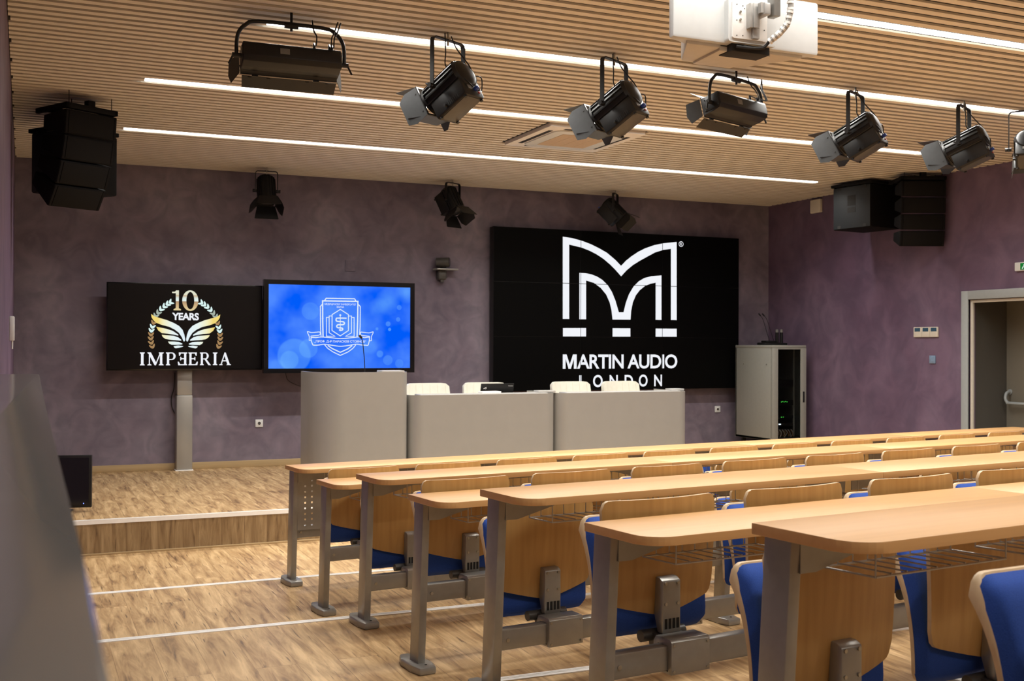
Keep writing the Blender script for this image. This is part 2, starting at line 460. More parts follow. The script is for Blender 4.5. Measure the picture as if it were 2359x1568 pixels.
# door: frame, recess, closed leaf with push bar
d1 = struct(thing('door_1', None, None, (XR, DY1, 0)))
b = MB(); w = .095
b.bb((-.014, 0, 0), (.02, w, DZ + w), .004); b.bb((-.014, -(DY1 - DY0) - w, 0), (.02, -(DY1 - DY0), DZ + w), .004); b.bb((-.014, -(DY1 - DY0), DZ), (.02, 0, DZ + w), .004)
b.build('door_frame', M['doorgrey'], d1)
b = MB(); b.bb((.02, -.035, 0), (.05, -.004, DZ - .004), .003); b.bb((.02, -(DY1 - DY0) + .004, DZ - .035), (.05, -.035, DZ - .004), .003)
b.build('door_stop', M['cream'], d1)
b = MB(); rx = .56
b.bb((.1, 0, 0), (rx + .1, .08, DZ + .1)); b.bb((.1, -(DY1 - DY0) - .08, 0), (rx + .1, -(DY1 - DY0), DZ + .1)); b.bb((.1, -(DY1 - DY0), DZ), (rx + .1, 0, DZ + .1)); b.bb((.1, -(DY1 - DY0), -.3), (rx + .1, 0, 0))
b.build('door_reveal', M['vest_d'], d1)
b = MB(); b.bb((rx, -(DY1 - DY0) + .002, .006), (rx + .045, -.002, DZ - .006), .003)
lf = b.build('door_leaf', M['vest'], d1)
b = MB()
b.tube([(rx - .002, -.055, 1.16), (rx - .06, -.06, 1.15), (rx - .085, -.065, 1.09), (rx - .085, -.1, 1.045), (rx - .085, -.2, 1.04), (rx - .085, -1.3, 1.04)], .017, 10, 6)
b.cyl((rx - .012, -.055, 1.16), (rx + .001, -.055, 1.16), .03)
b.build('push_bar', M['doorgrey'], lf)

# ceiling: dark void above, slats below, running across the room
PITCH = .107
STRIPS = [(10.575, .81, 8.585), (8.63, .80, 8.30), (6.79, 1.337, 9.3), (5.295, 1.35, 9.3), (3.15, .8, 9.3), (1.0, .8, 9.3), (-1.3, .8, 9.3), (-3.6, .8, 9.3)]
DIM = [1, 1, 1, 1, .70, .50, .33, .45]
STRIPS = [(YF - PITCH * (round((YF - y) / PITCH - .5) + .5), a, c) for y, a, c in STRIPS]
AC = (4.215, 8.79, 5.185, 9.83)
b = MB(); n = int((YF - YB) / PITCH); SW = .061; SH = .013
for i in range(n):
    yc = YF - PITCH * (i + .5) + 0.0
    if yc - SW / 2 < YB: break
    segs = [(XL + .004 + (.012 if i % 5 == 0 else 0), XR - .004)]
    if AC[1] - .02 < yc < AC[3] + .02: segs = [(segs[0][0], AC[0] - .05), (AC[2] + .012, segs[0][1])]
    for sy, sa, sb in STRIPS:
        if abs(sy - yc) < .01:
            segs = [(segs[0][0], sa - .004)] + ([(sb + .004, segs[0][1])] if sb < 9.29 else [])
    for x0, x1 in segs: b.bb((x0, yc - SW / 2, ZC), (x1, yc + SW / 2, ZC + SH))
struct(b.build('ceiling', M['slat']))
b = MB(); zv = (ZC + .0129, ZC + .06)
b.bb((XL, YB, zv[0]), (XR, AC[1], zv[1])); b.bb((XL, AC[3], zv[0]), (XR, YF, zv[1])); b.bb((XL, AC[1], zv[0]), (AC[0], AC[3], zv[1])); b.bb((AC[2], AC[1], zv[0]), (XR, AC[3], zv[1]))
struct(b.build('ceiling', M['void']))
LN = ['above the stage, ending short of the hanging speakers', 'crossing just beyond the hanging stage lamps', 'running behind the row of hanging stage lamps', 'nearest strip, starting behind the white projector',
      'over the nearest desks', 'over the rear seating', 'behind the camera position', 'near the rear wall']
for i, (y, x0, x1) in enumerate(STRIPS):
    t = thing('linear_ceiling_light', 'long white light strip %s' % LN[i] if i else 'long white light strip in the slatted ceiling closest to the front wall', 'ceiling light', (x0, y, ZC), 0, 'light strips in the slatted ceiling')
    L = x1 - x0
    b = MB(); b.bb((0, -.030, .001), (L, .030, .03)); b.build('diffuser', M['strip'], t)
    ld = bpy.data.lights.new('strip_lamp', 'AREA'); ld.shape = 'RECTANGLE'; ld.size = L; ld.size_y = .058
    ld.energy = STRIP_W * L * DIM[i]; ld.color = STRIP_C[:3]; ld.spread = R(STRIP_SPREAD)
    lo = bpy.data.objects.new('strip_lamp', ld); COL.objects.link(lo); lo.parent = t; lo.location = (L / 2, 0, -.002)
    b = MB(); b.bb((0, -.0315, .03), (L, .0315, .16)); b.build('housing', M['trim'], t)

# ================================================================== DESK ROWS
ROWA = math.atan(.115)
PCH = 3                       # seats per desk section
DW, DT = .325, .026           # worktop depth and thickness
FLOORZ = {8: 4 * STEP, 1: STEP, 2: STEP, 3: 2 * STEP, 4: 2 * STEP, 5: 3 * STEP, 6: 3 * STEP, 7: 4 * STEP}
# height of the worktops above z = 0 and the far-left corner of each row (row 1 is nearest the stage)
TOPZ = {8: 1.2466, 1: .8822, 2: .8822, 3: 1.0037, 4: 1.0037, 5: 1.1252, 6: 1.1252, 7: 1.2466}
ROWY = {i: 2.1202 + .832 * (7 - i) for i in range(1, 8)}
ROWY[8] = 1.345
ROWX = 1.5315
NSEC = {8: 1, 1: 4, 2: 4, 3: 4, 4: 4, 5: 3, 6: 2, 7: 2}
SECL = 1.757
ORD = ['', 'front', 'second', 'third', 'fourth', 'fifth', 'sixth', 'seventh', 'eighth']

def top_poly(x0, x1, first, last):
    pts = [(x0, 0), (x1, 0)]
    r = .085
    if last: pts = [(x0, 0), (x1 - .03, 0), (x1, -.03)]
    if last:
        for i in range(9):
            t = -i * pi / 2 / 8; pts.append((x1 - r + r * cos(t), -DW + r + r * sin(t)))
    else: pts.append((x1, -DW))
    if first:
        for i in range(9):
            t = -pi / 2 - i * pi / 2 / 8; pts.append((x0 + r + r * cos(t), -DW + r + r * sin(t)))
    else: pts.append((x0, -DW))
    return pts

def desk_row(i):
    fz = FLOORZ[i] 
    tz = TOPZ[i] - fz
    ln = {1: 'front row with a perforated panel, nearest the stage', 7: 'nearest row in view, in the right foreground', 8: 'row just outside the right image edge, behind the nearest'}.get(i, '%s row from the stage' % ORD[i])
    t = thing('lecture_desk', 'long beech-topped bench desk, %s' % ln, 'desk', (ROWX, ROWY[i], fz), ROWA, 'rows of long lecture desks')
    n = NSEC[i]; secl = SECL if i > 1 else 1.8325
    bz = .29 if i in (1, 2, 4, 6, 8) else .29 - STEP      # underside of the seat beam above this floor
    for k in range(n):
        x0, x1 = k * secl, (k + 1) * secl
        b = MB(); b.prism(top_poly(x0 + (.0006 if k else 0), x1, k == 0, k == n - 1), 'Z', tz - DT, tz, .0018); b.build('worktop', M['desk'], t)
        # steel rail under the worktop
        b = MB(); b.prism([(x0 + .05, tz - DT - .078), (x0 + .10, tz - DT - .078), (x0 + .27, tz - DT - .035), (x1 - .24, tz - DT - .035), (x1 - .06, tz - DT - .078), (x1, tz - DT - .078), (x1, tz - DT - .001), (x0 + .05, tz - DT - .001)], 'Y', -.105, -.102)
        b.bb((x0 + .05, -.135, tz - DT - .004), (x1, -.102, tz - DT - .001))
        b.build('support_rail', M['metal'], t)
        # seat beam
        b = MB(); b.bb((x0 + (.055 if k == 0 else .02), -.062, bz + .005), (x1 + (.02 if k < n - 1 else -.05), -.014, bz + .082), .006)
        bm_ = b.build('seat_beam', M['metal'], t)
        for sx in (x0 + .085, x1 - .045): b = MB(); b.cyl((sx, -.0625, bz + .042), (sx, -.066, bz + .042), .0075, n=12); b.build('bolt', M['screw'], bm_)
        # wire baskets, one to a seat
        for q in range(3):
            a = x0 + .195 + q * (secl - .10) / 3; w = .455; yz = tz - DT; y0, y1 = -.19, -.03; zb = yz - .085
            b = MB(); r = .0028
            b.tube([(a, y0, yz - .002), (a, y0, zb), (a, y1, zb - .004), (a, y1, yz - .002)], r, 6)
            b.tube([(a + w, y0, yz - .002), (a + w, y0, zb), (a + w, y1, zb - .004), (a + w, y1, yz - .002)], r, 6)
            for yy in (y0, y1): b.tube([(a, yy, zb - (.004 if yy == y1 else 0)), (a + w, yy, zb - (.004 if yy == y1 else 0))], r * 1.15, 6)
            for j in range(1, 9):
                xx = a + w * j / 9
                b.tube([(xx, y0 - .002, zb + .004), (xx, y1, zb), (xx, y1, yz - .004)], r * .8, 5)
            b.tube([(a, y1, yz - .03), (a + w, y1, yz - .03)], r * .9, 5)
            b.build('wire_basket', M['wire'], t)
        if i == 1:   # perforated modesty panel
            zt, zbm = tz - DT - .002, bz + .06
            b = MB(); y = -.085
            hx = [x0 + .105, x0 + .15, x1 - .15, x1 - .105]; hz = [zbm + .03 + .0355 * j for j in range(11)]; hs = .0058
            xs = sorted([x0 + .056, x1 - (0 if k < n - 1 else .05)] + [v for h in hx for v in (h - hs, h + hs)])
            zs = sorted([zbm, zt] + [v for h in hz for v in (h - hs, h + hs)])
            for ia in range(len(xs) - 1):
                xm = (xs[ia] + xs[ia + 1]) / 2
                if any(abs(xm - h) < hs for h in hx):
                    for ib in range(len(zs) - 1):
                        zm = (zs[ib] + zs[ib + 1]) / 2
                        if any(abs(zm - h) < hs for h in hz): continue
                        b.bb((xs[ia], y - .001, zs[ib]), (xs[ia + 1], y + .001, zs[ib + 1]))
                else: b.bb((xs[ia], y - .001, zbm), (xs[ia + 1], y + .001, zt))
            b.build('modesty_panel', M['metal'], t)
    for k in range(n + 1):       # legs, leaning slightly, with cast feet
        x = .022 if k == 0 else (n * secl - .055 if k == n else k * secl - .018)
        b = MB()
        b.prism([(-.105, tz - DT), (-.018, tz - DT), (.028, .012), (-.058, .012)], 'X', x, x + .036, .005)
        lg = b.build('leg', M['metal'], t)
        b = MB(); cx = x + .018
        out = [(cx - .040, -.125), (cx + .040, -.125), (cx + .050, -.05), (cx + .048, .055), (cx + .022, .125), (cx - .022, .125), (cx - .048, .055), (cx - .050, -.05)]
        b.prism(out, 'Z', .0, .034, .009)
        b.build('foot', M['metal'], lg)
        b = MB(); b.cyl((cx + .008, -.085, .0335), (cx + .008, -.085, .0350), .006, n=10); b.build('foot_bolt', M['slot'], lg)
        # clamp plate at the top of the leg
    return t

desks = {i: desk_row(i) for i in range(1, 9)}

# ================================================================== TIP-UP CHAIRS
def curve_y(u): return .034 * (2 * u - 1) ** 2

def make_chair():
    t = thing('tip_up_chair', 'x', 'chair')
    # plywood back panel; local x centre 0, y toward the stage
    HW = .226
    def back(u, v):
        x = (u - .5) * 2
        # round the top corners and the lower corners
        ztop = .806; zlow = .432 + .052 * abs(x) ** 1.15
        e = max(0, abs(x) - .88) / .12
        ztop -= .030 * (1 - sqrt(max(0, 1 - e * e)))
        zlow += .040 * (1 - sqrt(max(0, 1 - e * e)))
        z = zlow + (ztop - zlow) * v
        w = HW - .012 * (1 - v)
        rec = .062 - .055 * ((z - .43) / .37) + .03 * ((z - .43) / .37) ** 2
        return (x * w, rec + curve_y(u) * (.75 + .35 * v), z)
    us = [0, .02, .045, .08, .14, .22, .31, .4, .5, .6, .69, .78, .86, .92, .955, .98, 1]
    def fn(u, v):
        i = int(round(u * 16)); return back(us[i], v)
    b = MB(); b.sheet(fn, 16, 10, .013, (0, 1, 0)); o = b.build('backrest', [M['beech'], M['beech_edge']], t, ang=50)
    for p in o.data.polygons:
        if abs(p.normal.y) < .35: p.material_index = 1
    # folded seat: plywood shell on the stage side, blue pad facing back
    SWH = .217
    def seat(off):
        def g(u, v):
            x = (u - .5) * 2; e = max(0, abs(x) - .84) / .16
            zt = .742 - .045 * (1 - sqrt(max(0, 1 - e * e))); zb = .372 + .03 * (1 - sqrt(max(0, 1 - e * e)))
            z = zb + (zt - zb) * v
            y = .104 + .040 * v + .050 * v ** 3.5 + .012 * (1 - v) ** 3
            return (x * SWH, y + off + .010 * x * x, z)
        return g
    us2 = [0, .015, .035, .06, .095, .14, .22, .35, .5, .65, .78, .86, .905, .94, .965, .985, 1]
    g0 = seat(.0)
    b = MB(); b.sheet(lambda u, v: g0(us2[int(round(u * 16))], v), 16, 12, .012, (0, 1, 0)); b.build('seat_shell', M['beech_edge'], t, ang=50)
    g1 = seat(0)
    def pad(u, v):
        x, y, z = g1(us2[int(round(u * 16))], v)
        s = min(1, min(u, 1 - u) / .12) ; q = min(1, min(v, 1 - v) / .12)
        puff = sqrt(max(0, 1 - (1 - s) ** 2)) * sqrt(max(0, 1 - (1 - q) ** 2))
        return (x * .985, y - .004 - .030 * puff, z - .004 + .0)
    b = MB(); 
    n1, n2 = 16, 14
    F = [[b.bm.verts.new(pad(i / n1, j / n2)) for j in range(n2 + 1)] for i in range(n1 + 1)]
    K = [[b.bm.verts.new(Vector(g1(us2[i], j / n2)) + Vector((0, .001, -.004))) for j in range(n2 + 1)] for i in range(n1 + 1)]
    for i in range(n1):
        for j in range(n2):
            b.bm.faces.new([F[i][j], F[i + 1][j], F[i + 1][j + 1], F[i][j + 1]]); b.bm.faces.new([K[i][j], K[i][j + 1], K[i + 1][j + 1], K[i + 1][j]])
    ring = [(i, 0) for i in range(n1)] + [(n1, j) for j in range(n2)] + [(i, n2) for i in range(n1, 0, -1)] + [(0, j) for j in range(n2, 0, -1)]
    for p, q in zip(ring, ring[1:] + ring[:1]): b.bm.faces.new([F[p[0]][p[1]], K[p[0]][p[1]], K[q[0]][q[1]], F[q[0]][q[1]]])
    b.build('seat_cushion', M['blue'], t, ang=80)
    # grey bracket carrying the back, with four slots and four screws
    b = MB(); b.prism([(.012, .385), (.040, .385), (.058, .44), (.052, .56), (.030, .56), (.012, .55)], 'X', -.036, .036, .005)
    br = b.build('back_bracket', M['metal'], t)
    b = MB()
    for j in range(4): b.bb((-.028 + j * .0155, .0105, .400), (-.028 + j * .0155 + .010, .014, .432))
    b.build('slots', M['slot'], br)
    for sx in (-.024, .024):
        for sz in (.478, .542): b = MB(); b.cyl((sx, .0125, sz), (sx, .0085, sz), .0052, n=10); b.build('screw', M['screw'], br)
    # sleeve clamped round the beam
    b = MB(); b.prism([(-.082, .286), (-.064, .286), (-.064, .374), (-.012, .374), (-.012, .286), (.008, .286), (.008, .375), (-.004, .392), (-.074, .392), (-.082, .384)], 'X', -.075, .075, .0015)
    b.bb((-.074, -.064, .286), (.074, -.012, .293))
    sl = b.build('beam_sleeve', M['metal'], t)
    for sx in (-.066, .066):
        for sz in (.296, .376): b = MB(); b.cyl((sx, -.0815, sz), (sx, -.0845, sz), .0045, n=10); b.build('screw', M['screw'], sl)
    b = MB(); b.cyl((-.085, .062, .375), (.085, .062, .375), .019, n=16); b.prism([(.0, .33), (.06, .34), (.075, .385), (.01, .385)], 'X', -.05, .05)
    b.build('hinge', M['metal_d'], t)
    return t

chair0 = make_chair(); used = False
SP = {2: (.553, .0037), 4: (.568, .0037), 6: (.582, .003), 3: (.560, .0037), 5: (.575, .0035), 7: (.575, .002), 8: (.58, 0)}
NCH = {2: 11, 3: 11, 4: 9, 5: 7, 6: 5, 7: 4, 8: 1}
CNT = ['first', 'second', 'third', 'fourth', 'fifth', 'sixth', 'seventh', 'eighth', 'ninth', 'tenth', 'eleventh', 'twelfth']
for i in (2, 3, 4, 5, 6, 7, 8):
    cz = FLOORZ[i] - (STEP if i in (3, 5, 7) else 0)
    for k in range(NCH[i]):
        a, q = SP[i]
        xs = ((.338 if i > 5 else .325) + a * k + q * k * k) * 1.0066 / 1.0066
        s = xs / cos(ROWA)
        wx = ROWX + s * cos(ROWA); wy = ROWY[i] + s * sin(ROWA)
        if not used: c = chair0; used = True
        else: c = copy_tree(chair0, skip=('screw',) if i < 4 else ())
        c.location = (wx, wy, cz); c.rotation_euler = (0, 0, ROWA)
        hid = i in (3, 5, 7)
        c['label'] = ('tip-up chair with folded blue seat, %s from the aisle, %s row from the stage' % (CNT[k], ORD[i]))
        c['group'] = 'tip-up chairs of the %s desk row' % ORD[i]

# ---- logo outlines, metres on the display planes
LG_O = [[6.196,1.992],[6.192,3.027],[6.327,3.013],[6.461,2.986],[6.592,2.947],[6.712,2.899],[6.823,2.847],[6.945,2.761],[7.03,2.686],[7.102,2.755],[7.181,2.813],[7.282,2.876],[7.385,2.925],[7.522,2.972],[7.66,3.002],[7.865,3.028],[7.869,1.998],[7.78,1.999],[7.777,2.934],[7.661,2.916],[7.534,2.877],[7.408,2.813],[7.305,2.76],[7.204,2.701],[7.114,2.633],[7.031,2.552],[6.946,2.634],[6.868,2.7],[6.768,2.771],[6.669,2.824],[6.57,2.865],[6.461,2.899],[6.282,2.931],[6.286,1.993]]
LG_I = [[6.43,1.991],[6.428,2.578],[6.517,2.576],[6.604,2.563],[6.681,2.538],[6.758,2.498],[6.836,2.432],[6.896,2.349],[6.947,2.242],[6.999,2.089],[7.069,2.09],[7.104,2.216],[7.149,2.325],[7.216,2.425],[7.295,2.496],[7.375,2.538],[7.477,2.565],[7.634,2.581],[7.636,1.997],[7.548,1.998],[7.547,2.483],[7.466,2.467],[7.386,2.436],[7.307,2.378],[7.25,2.312],[7.205,2.218],[7.181,2.109],[7.172,1.995],[6.908,1.993],[6.892,2.114],[6.865,2.212],[6.814,2.312],[6.736,2.394],[6.637,2.456],[6.524,2.484],[6.526,1.992]]
BAR1 = [[6.199,1.877],[6.526,1.88],[6.526,1.774],[6.199,1.772]]
BAR2 = [[6.909,1.882],[7.17,1.883],[7.171,1.776],[6.909,1.774]]
BAR3 = [[7.549,1.884],[7.869,1.885],[7.87,1.779],[7.549,1.777]]
REG = [[7.934,3.003],[7.969,3.004]]
FEATH = [
[[1.235,1.978],[1.27,1.953],[1.32,1.937],[1.396,1.915],[1.472,1.883],[1.523,1.854],[1.561,1.812],[1.58,1.759],[1.589,1.713],[1.587,1.69],[1.574,1.685],[1.567,1.7],[1.555,1.729],[1.523,1.779],[1.478,1.814],[1.421,1.843],[1.346,1.862],[1.289,1.884],[1.258,1.913],[1.24,1.942]] ,
[[1.96,1.983],[1.923,1.956],[1.871,1.94],[1.793,1.917],[1.716,1.884],[1.665,1.855],[1.627,1.812],[1.608,1.759],[1.6,1.713],[1.602,1.69],[1.615,1.685],[1.622,1.7],[1.634,1.729],[1.665,1.779],[1.71,1.815],[1.768,1.844],[1.845,1.863],[1.904,1.886],[1.936,1.916],[1.954,1.946]] ,
[[1.288,1.842],[1.333,1.833],[1.396,1.82],[1.46,1.798],[1.517,1.759],[1.517,1.748],[1.472,1.758],[1.409,1.768],[1.346,1.774],[1.309,1.803]] ,
[[1.905,1.843],[1.859,1.833],[1.794,1.821],[1.729,1.798],[1.672,1.759],[1.672,1.747],[1.717,1.758],[1.781,1.768],[1.846,1.774],[1.885,1.803]] ,
[[1.345,1.756],[1.397,1.751],[1.472,1.745],[1.517,1.729],[1.55,1.701],[1.546,1.694],[1.498,1.698],[1.428,1.704],[1.384,1.712],[1.356,1.733]] ,
[[1.848,1.756],[1.794,1.751],[1.717,1.745],[1.672,1.729],[1.639,1.701],[1.643,1.693],[1.691,1.698],[1.762,1.703],[1.807,1.711],[1.836,1.732]] ,
[[1.411,1.684],[1.473,1.684],[1.524,1.68],[1.563,1.66],[1.555,1.652],[1.498,1.649],[1.448,1.649],[1.422,1.663]] ,
[[1.78,1.683],[1.717,1.683],[1.666,1.679],[1.626,1.66],[1.634,1.651],[1.692,1.648],[1.743,1.647],[1.769,1.662]] ,
[[1.469,1.634],[1.517,1.642],[1.57,1.635],[1.563,1.627],[1.524,1.617],[1.492,1.611],[1.476,1.619]] ,
[[1.722,1.632],[1.672,1.641],[1.62,1.635],[1.626,1.627],[1.666,1.617],[1.698,1.61],[1.714,1.618]] ,
]
LAUR = [[1.255,1.615],[1.242,1.656],[1.235,1.701],[1.235,1.744],[1.237,1.786],[1.246,1.828],[1.258,1.871],[1.278,1.946],[1.301,1.982],[1.328,2.019],[1.361,2.052],[1.393,2.079],[1.425,2.1]]
IMPB = [[1.118,1.428],[2.078,1.427],[1.117,1.566],[2.077,1.567]]
TENB = [[1.451,2.021],[1.55,2.022],[1.554,2.023],[1.726,2.024],[1.45,2.236],[1.725,2.241]]
YRSB = [[1.451,1.915],[1.732,1.918],[1.451,1.995],[1.732,1.998]]
CREST = {
'shield': ([[3.09,1.746],[3.085,1.918],[3.083,2.152],[3.494,2.154],[3.492,1.923],[3.486,1.749]], 0.0140, False),
'top': ([[3.107,2.158],[3.124,2.182],[3.454,2.183],[3.47,2.16]], 0.0108, False),
'side_a': ([[3.08,2.114],[3.057,2.089],[3.06,1.861],[3.067,1.749]], 0.0097, False),
'side_b': ([[3.499,2.12],[3.522,2.095],[3.521,1.864],[3.515,1.75]], 0.0097, False),
'hexagon': ([[3.288,2.059],[3.383,2.001],[3.384,1.819],[3.289,1.757],[3.193,1.817],[3.193,1.998]], 0.0097, True),
'step_a': ([[3.19,1.983],[3.159,1.982],[3.16,1.792],[3.228,1.752],[3.129,1.752],[3.128,1.966],[3.155,1.966]], 0.0086, False),
'step_b': ([[3.388,1.985],[3.419,1.985],[3.42,1.793],[3.351,1.753],[3.451,1.753],[3.45,1.969],[3.424,1.969]], 0.0086, False),
'staff': ([[3.288,2.0],[3.289,1.81]], 0.0065, False),
'snake': ([[3.361,1.96],[3.256,1.959],[3.241,1.951],[3.241,1.931],[3.257,1.922],[3.318,1.919],[3.335,1.908],[3.335,1.895],[3.318,1.885],[3.265,1.884],[3.249,1.873],[3.249,1.859],[3.264,1.85],[3.3,1.848],[3.317,1.84],[3.315,1.826],[3.298,1.822],[3.274,1.825]], 0.0140, False),
'band': ([[2.952,1.732],[3.01,1.736],[3.067,1.743],[3.171,1.737],[3.289,1.726],[3.409,1.736],[3.514,1.747],[3.579,1.739],[3.631,1.741],[3.619,1.658],[3.591,1.652],[3.532,1.656],[3.474,1.663],[3.38,1.648],[3.29,1.639],[3.2,1.649],[3.108,1.661],[3.045,1.653],[2.988,1.65],[2.968,1.664]], 0.0097, True),
'tail_a': ([[2.952,1.739],[2.953,1.752],[2.987,1.756],[3.039,1.762],[3.056,1.774],[3.056,1.791],[3.044,1.8],[2.959,1.792],[2.91,1.802],[2.932,1.748],[2.932,1.705],[2.952,1.705]], 0.0081, False),
'tail_b': ([[3.634,1.741],[3.633,1.754],[3.598,1.758],[3.544,1.764],[3.527,1.776],[3.527,1.793],[3.538,1.802],[3.627,1.794],[3.677,1.805],[3.656,1.75],[3.656,1.706],[3.634,1.706]], 0.0081, False),
'point_a': ([[3.108,1.656],[3.143,1.616],[3.206,1.574],[3.29,1.535],[3.38,1.574],[3.439,1.617],[3.472,1.657]], 0.0097, False),
'point_b': ([[3.145,1.647],[3.194,1.614],[3.29,1.57],[3.38,1.611],[3.43,1.648]], 0.0118, False),
}
CT = [[3.106,2.102],[3.473,2.106],[3.106,2.127],[3.473,2.13],[3.247,2.076],[3.331,2.077],[3.247,2.097],[3.331,2.098],[2.991,1.676],[3.594,1.679],[2.99,1.709],[3.594,1.712],[3.288,1.993]]

# ================================================================== DISPLAYS
# video wall: nine bezel-less panels
VX0, VX1, VZ0, VZ1, VY = 5.250, 8.851, 1.091, 3.1168, 12.551
t = thing('video_wall', 'large black video wall of nine panels showing a white double-M logo', 'video wall', (0, 0, 0))
b = MB(); b.bb((VX0, VY + .004, VZ0), (VX1, YF - .03, VZ1), .003); fr = b.build('frame', M['black'], t)
b = MB()
for x in (6.0, 7.05, 8.1): b.bb((x - .15, YF - .031, 1.5), (x + .15, YF - .001, 2.6))
b.build('wall_bracket', M['black'], t)
pw, ph = (VX1 - VX0) / 3, (VZ1 - VZ0) / 3
tone = [.0040, .0046, .0058, .0040, .0040, .0044, .0040, .0042, .0064]
for r in range(3):
    for c in range(3):
        b = MB(); x, z = VX0 + c * pw, VZ1 - (r + 1) * ph
        b.bb((x + .0022, VY, z + .0022), (x + pw - .0022, VY + .003, z + ph - .0022))
        b.build('screen_panel', M['panel'], t)
def cut(o, mat=None):
    """split logo flats along the panel joints so the joints stay black"""
    bm = bmesh.new(); bm.from_mesh(o.data)
    for kind, v in [('x', VX0 + pw), ('x', VX0 + 2 * pw), ('z', VZ0 + ph), ('z', VZ0 + 2 * ph)]:
        for sgn in (-1, 1):
            co = (v + sgn * .0035, 0, 0) if kind == 'x' else (0, 0, v + sgn * .0035)
            no = (1, 0, 0) if kind == 'x' else (0, 0, 1)
            bmesh.ops.bisect_plane(bm, geom=bm.verts[:] + bm.edges[:] + bm.faces[:], plane_co=co, plane_no=no)
        i = 0 if kind == 'x' else 2
        dele = [f for f in bm.faces if abs(f.calc_center_median()[i] - v) < .0035]
        bmesh.ops.delete(bm, geom=dele, context='FACES')
    bm.to_mesh(o.data); bm.free()
WHITE = M['logo_w']
for nm, pl in (('logo_mark', LG_O), ('logo_mark', LG_I), ('logo_bar', BAR1), ('logo_bar', BAR2), ('logo_bar', BAR3)):
    b = MB(); b.flat(pl, VY - .0004, .0006); cut(b.build(nm, WHITE, t))
y = VY - .0005
cut(text_mesh('lettering', 'ARTIN AUDIO', 6.400, 7.881, 1.362, 1.547, y, WHITE, t, .020, .93))
b = MB(); mx_ = lambda u: 6.198 + .196 * u; mz_ = lambda v: 1.364 + .181 * v
for k_, pl_ in enumerate(([(0, 0), (.20, 0), (.20, 1), (0, 1)], [(.80, 0), (1, 0), (1, 1), (.80, 1)], [(.10, 1), (.27, 1), (.60, 0), (.42, 0)], [(.73, 1), (.90, 1), (.58, 0), (.40, 0)])): b.flat([(mx_(u), mz_(v)) for u, v in pl_], y - .00012 * k_, .0005)
cut(b.build('lettering', WHITE, t))
for ch, x0, x1 in (('L', 6.431, 6.535), ('O', 6.628, 6.768), ('N', 6.868, 6.988), ('D', 7.088, 7.212), ('O', 7.298, 7.430), ('N', 7.528, 7.650)):
    cut(text_mesh('lettering', ch, x0, x1, 1.130 if ch != 'O' else 1.127, 1.281 if ch != 'O' else 1.285, y, WHITE, t, .02))
b = MB(); ccx, ccz = REG[0]
b.ribbon([(ccx + .033 * cos(2 * pi * i / 24), ccz + .033 * sin(2 * pi * i / 24)) for i in range(24)], .007, VY - .0004, True, .0006); b.build('logo_ring', WHITE, t)
text_mesh('lettering', 'R', ccx - .013, ccx + .015, ccz - .019, ccz + .019, y, WHITE, t, .012)

# left display on its grey column
TX0, TX1, TZ0, TZ1, TY = .786, 2.421, 1.3735, 2.3106, 12.447
t = thing('display_screen', 'black wide display showing a golden winged anniversary logo, leftmost on the front wall', 'television', (0, 0, 0))
b = MB(); b.bb((TX0, TY + .002, TZ0), (TX1, TY + .05, TZ1), .004); b.bb((TX0 + .35, TY + .05, TZ0 + .2), (TX1 - .35, TY + .11, TZ1 - .2), .02)
b.bb((1.45, TY + .10, 1.6), (1.75, YF - .001, 2.0)); b.build('casing', M['bezel'], t)
b = MB(); b.bb((TX0 + .012, TY, TZ0 + .016), (TX1 - .012, TY + .003, TZ1 - .012)); b.build('screen', M['tvpanel'], t)
GY = TY - .0004
gold = grad_emit('screen_gold', [(0, (.80, .93, 1.)), (.35, (.85, .95, .92)), (.62, (.95, .90, .55)), (.8, (.93, .72, .20)), (1, (.95, .74, .2))], 'X', 1.575, 1.235)
goldr = grad_emit('screen_gold_right', [(0, (.80, .93, 1.)), (.35, (.85, .95, .92)), (.62, (.95, .90, .55)), (.8, (.93, .72, .20)), (1, (.95, .74, .2))], 'X', 1.60, 1.955)
for i, f in enumerate(FEATH):
    b = MB(); b.flat(f, GY - .0006, .0006); b.build('wing_feather', gold if i % 2 == 0 else goldr, t)
lm = []
for side in (0, 1):
    for i, (x, z) in enumerate(LAUR):
        a = LAUR[max(0, i - 1)]; c = LAUR[min(len(LAUR) - 1, i + 1)]
        if side: x, a, c = 3.194 - x, (3.194 - a[0], a[1]), (3.194 - c[0], c[1])
        if i == 7: pass
        dx, dz = c[0] - a[0], c[1] - a[1]; L = sqrt(dx * dx + dz * dz); dx /= L; dz /= L
        b = MB()
        for s_ in (-1, 1):
            th = R(38) * s_; ex, ez = dx * cos(th) - dz * sin(th), dx * sin(th) + dz * cos(th)
            x0, z0 = x + ex * .021, z + ez * .021
            pl = []
            for q in range(12):
                ph_ = 2 * pi * q / 12; u = .028 * cos(ph_); v = .0115 * sin(ph_) * (1 - .35 * cos(ph_))
                pl.append((x0 + ex * u - ez * v, z0 + ez * u + ex * v))
            b.flat(pl, GY, .0005)
        m = M['bronze'] if i <= 3 else (M['leaf_w'] if 4 <= i <= 5 else (M['bronze'] if i == 6 else M['leaf_g'] if i < 9 else M['leaf_w']))
        b.build('laurel_leaf', m, t)
text_mesh('lettering', 'YEARS', *[YRSB[0][0], YRSB[1][0], YRSB[0][1], YRSB[2][1]], GY, M['logo_w'], t, .035, .95)

